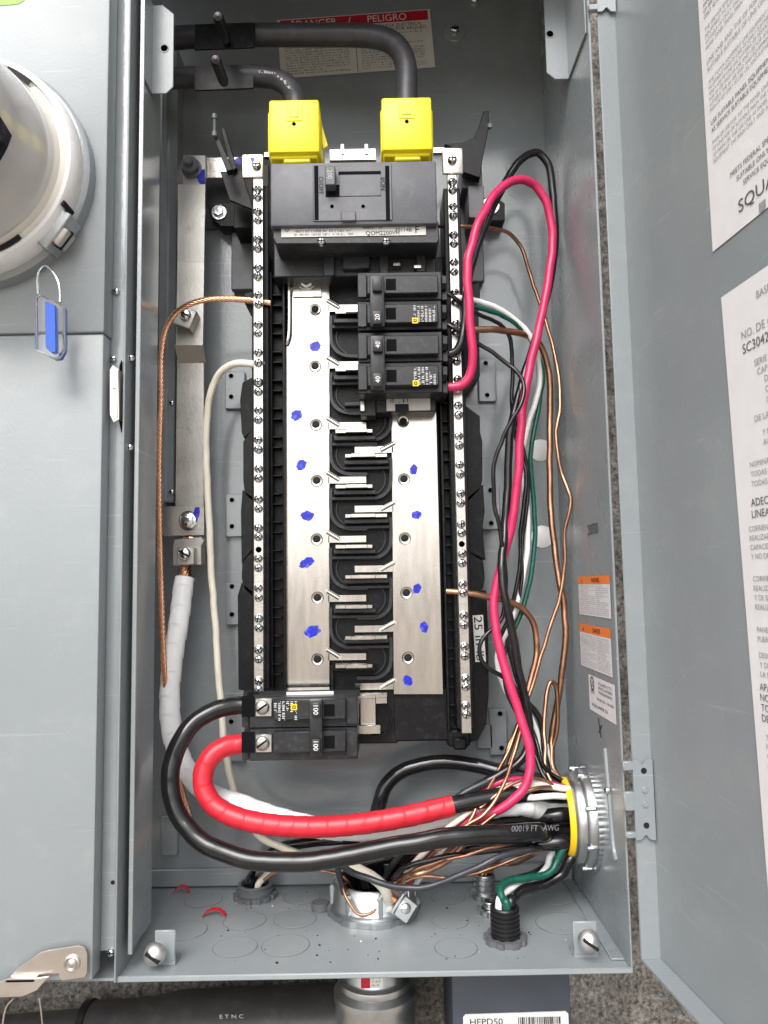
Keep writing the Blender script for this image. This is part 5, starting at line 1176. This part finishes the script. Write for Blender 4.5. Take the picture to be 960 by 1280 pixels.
low += [('branch_wire', 'thin black wire straying beside the green one halfway down', 'cable', .0018, [(640, 500, -.060), (650, 545, -.060), (661, 600, -.058), (656, 650, -.058), (651, 690, -.058), (653, 720, -.058), (644, 762, -.058), (634, 790, -.058), (640, 830, -.060), (652, 870, -.062), (664, 915, -.066), (680, 962, -.074), H(.012, .020, 0)]),
       ('branch_wire', 'third white wire seen through the gap beside the hairpin copper', 'white', .0022, [(640, 858, -.056), (655, 880, -.054), (668, 905, -.054), (677, 935, -.056), (684, 962, -.062), H(.020, .014, 0)]),
       ('branch_wire', 'white wire tucked under the copper hairpin by the yellow ring', 'white', .0020, [(683, 930, -.058), (686, 955, -.062), (691, 978, -.070), H(.016, .018, 0)]),
       ('bare_wire', 'thin copper wire slanting from the bundle towards the floor bushing', 'copper', .0014, [(648, 905, -.070), (635, 940, -.078), (615, 975, -.092), (598, 1005, -.106), (585, 1030, -.112), (560, 1050, -.104), (530, 1075, -.090), c0 + V((.018, .006, 0))]),
       ('bare_wire', 'golden copper wire crossing over the two white wires of the bundle', 'copper', .0016, [(655, 900, -.074), (640, 950, -.090), (628, 985, -.106), (605, 1018, -.114), (580, 1034, -.114), (555, 1044, -.108), (520, 1080, -.090), c0 + V((.020, .000, 0))]),
       ('bare_wire', 'copper wire running level over the hub mouth', 'copper', .0014, [(600, 1010, -.108), (625, 990, -.106), (650, 976, -.100), (675, 974, -.094), (700, 985, -.090), H(.004, .024, 0)]),
       ('bare_wire', 'copper wire lying under the front black cable', 'copper', .0016, [c0 + V((.014, -.002, .002)), (510, 1092, -.098), (545, 1078, -.104), (590, 1066, -.108), (630, 1056, -.106), H(-.004, -.018, -.03), H(-.004, -.018, 0)]),
       ('branch_wire', 'thin black wire lying just below the front black cable', 'cable', .0022, [c0 + V((.006, -.010, .002)), (500, 1088, -.100), (550, 1072, -.104), (610, 1064, -.104), (660, 1058, -.100), H(-.002, -.024, -.03), H(-.002, -.024, 0)]),
       ('branch_wire', 'cream wire slanting beside the pink red one into the floor bushing', 'cream', .0024, [c0 + V((.020, -.004, .002)), (505, 1096, -.090), (530, 1066, -.098), (560, 1036, -.106), (590, 1012, -.104), (625, 990, -.100), (665, 984, -.096), H(.004, .020, 0)]),
       ('branch_wire', 'charcoal wire crossing behind the pink red one at the bundle', 'greywire', .0028, [c0 + V((.004, .010, .002)), (490, 1080, -.074), (520, 1048, -.084), (555, 1012, -.092), (590, 985, -.092), (630, 970, -.086), (670, 972, -.080), H(.014, .018, 0)]),
       ]
for nm, lb, m_, r, pts in low: wire(nm, lb, m_, r, pts, 10)
# printing on the front black cable
mb = MB(); pa = W(634, 1036, -.1276); pb = W(712, 1034, -.1018); u_ = (pb - pa).normalized(); v_ = (UZ - u_ * UZ.dot(u_)).normalized()
fc = [o for o in bpy.data.objects if o.name.startswith('feeder_cable') and o.type == 'MESH'][0]
mb.text('00019 FT', pa + u_ * .004 + V((0, .0004, 0)), u_, v_, .0046, 0, .0003, 'l'); mb.text('AWG', pa + u_ * .034 + V((0, .0002, 0)), u_, v_, .0046, 0, .0003, 'l')
mb.build('cable_print', 'inkgrey', fc)

# ================================================================ below the box
c = V((c0.x, c0.y, FZ - .004))
mc_ = thing('metal_conduit', 'zinc conduit coupling dropping below the box under the floor bushing', 'conduit', (c.x, c.y, FZ - .2))
r = PX(45, c.y) * 1.02
MB().lathe([(r * .78, 0), (r * .80, -.001), (r * .80, -.047), (r * .84, -.049), (r * .93, -.0505), (r * .95, -.053), (r * .93, -.0555), (r * .97, -.057), (r * 1.06, -.060), (r * 1.06, -.066), (r * 1.02, -.068), (r * 1.02, -.135), (0, -.135)], c, (0, 0, 1), 48).build('coupling', 'cast', mc_)
mb = MB(); pz = c + V((-.002, -r * .815, -.0415)); mb.rect(pz, UX, UZ, .018, .010, 0); mb.rect(pz - UX * .005, UX, UZ, .0075, .010, 1, .0002); mb.greek(pz + UX * .004, UX, UZ, .008, .008, 3, 2, .0003, random.Random(2)); mb.build('approval_sticker', ['paper', 'inkred', 'ink'], mc_)
# grey plastic conduit run along the wall
pv = thing('plastic_conduit', 'dark grey plastic conduit with a wider bell running along the wall', 'conduit', W(200, 1290, -.02))
ya = -.030
A = W(-60, 1312, ya); Bp = W(110, 1298, ya); Cp = W(425, 1283, ya)
MB().tube([A, A.lerp(Bp, .5), Bp + V((.01, 0, .001))], .0230, 28, k=4).build('pipe', 'pvc', pv)
mb = MB(); P = crom([Bp, Bp.lerp(Cp, .2), Bp.lerp(Cp, .6), Cp], 12)
mb.tube(P, .03, 32, raw=True, rf=lambda s_, a: .0285 if s_ < .012 else (.0285 + (.0335 - .0285) * min(1, max(0, (s_ - .05) / .03)))); mb.build('bell', 'pvc', pv)
mb = MB(); mb.ringprof([(.0300, 0), (.0300, .006), (.0240, .006), (.0240, 0)], Bp - V((.004, 0, 0)), (Cp - Bp), 32); mb.build('bell_lip', 'black_rubber', pv)
p = W(290, 1268, ya - .0325); mb = MB(); mb.text('E T N C', p, UX, V((0, -.35, 1)), .0040, 0, .002, width=.020); mb.build('pipe_print', 'inkgrey2', pv)
# dark equipment box below
eq = thing('equipment_box', 'dark blue grey box with a white barcode label below the panel', 'device', W(641, 1330, -.05))
MB().pbox(566, 1205, 716, 1420, -.095, .006, .003, 0, 2).build('box_case', 'navy', eq)
mb = MB(); p = W(645, 1284, -.0956); mb.prism([(p.x + x, p.z + z) for x, z in ((-.042, -.012), (.042, -.011), (.042, .0095), (.040, .0115), (-.040, .0105), (-.042, .0085))], -.0960, -.0952, 0)
q_ = W(645, 1276, -.0961); mb.text('HEPD50', W(608, 1277, -.0961), UX, UZ, .0048, 1, .0003, width=.026)
rn = random.Random(9); x = q_.x + .002
while x < q_.x + .036:
    w_ = rn.choice((.0004, .0006, .0010)); mb.rect(V((x, -.0961, q_.z)), UX, UZ, w_, .0055, 1, .0003); x += w_ + rn.choice((.0004, .0006, .0009))
mb.build('barcode_label', ['paper', 'ink'], eq)
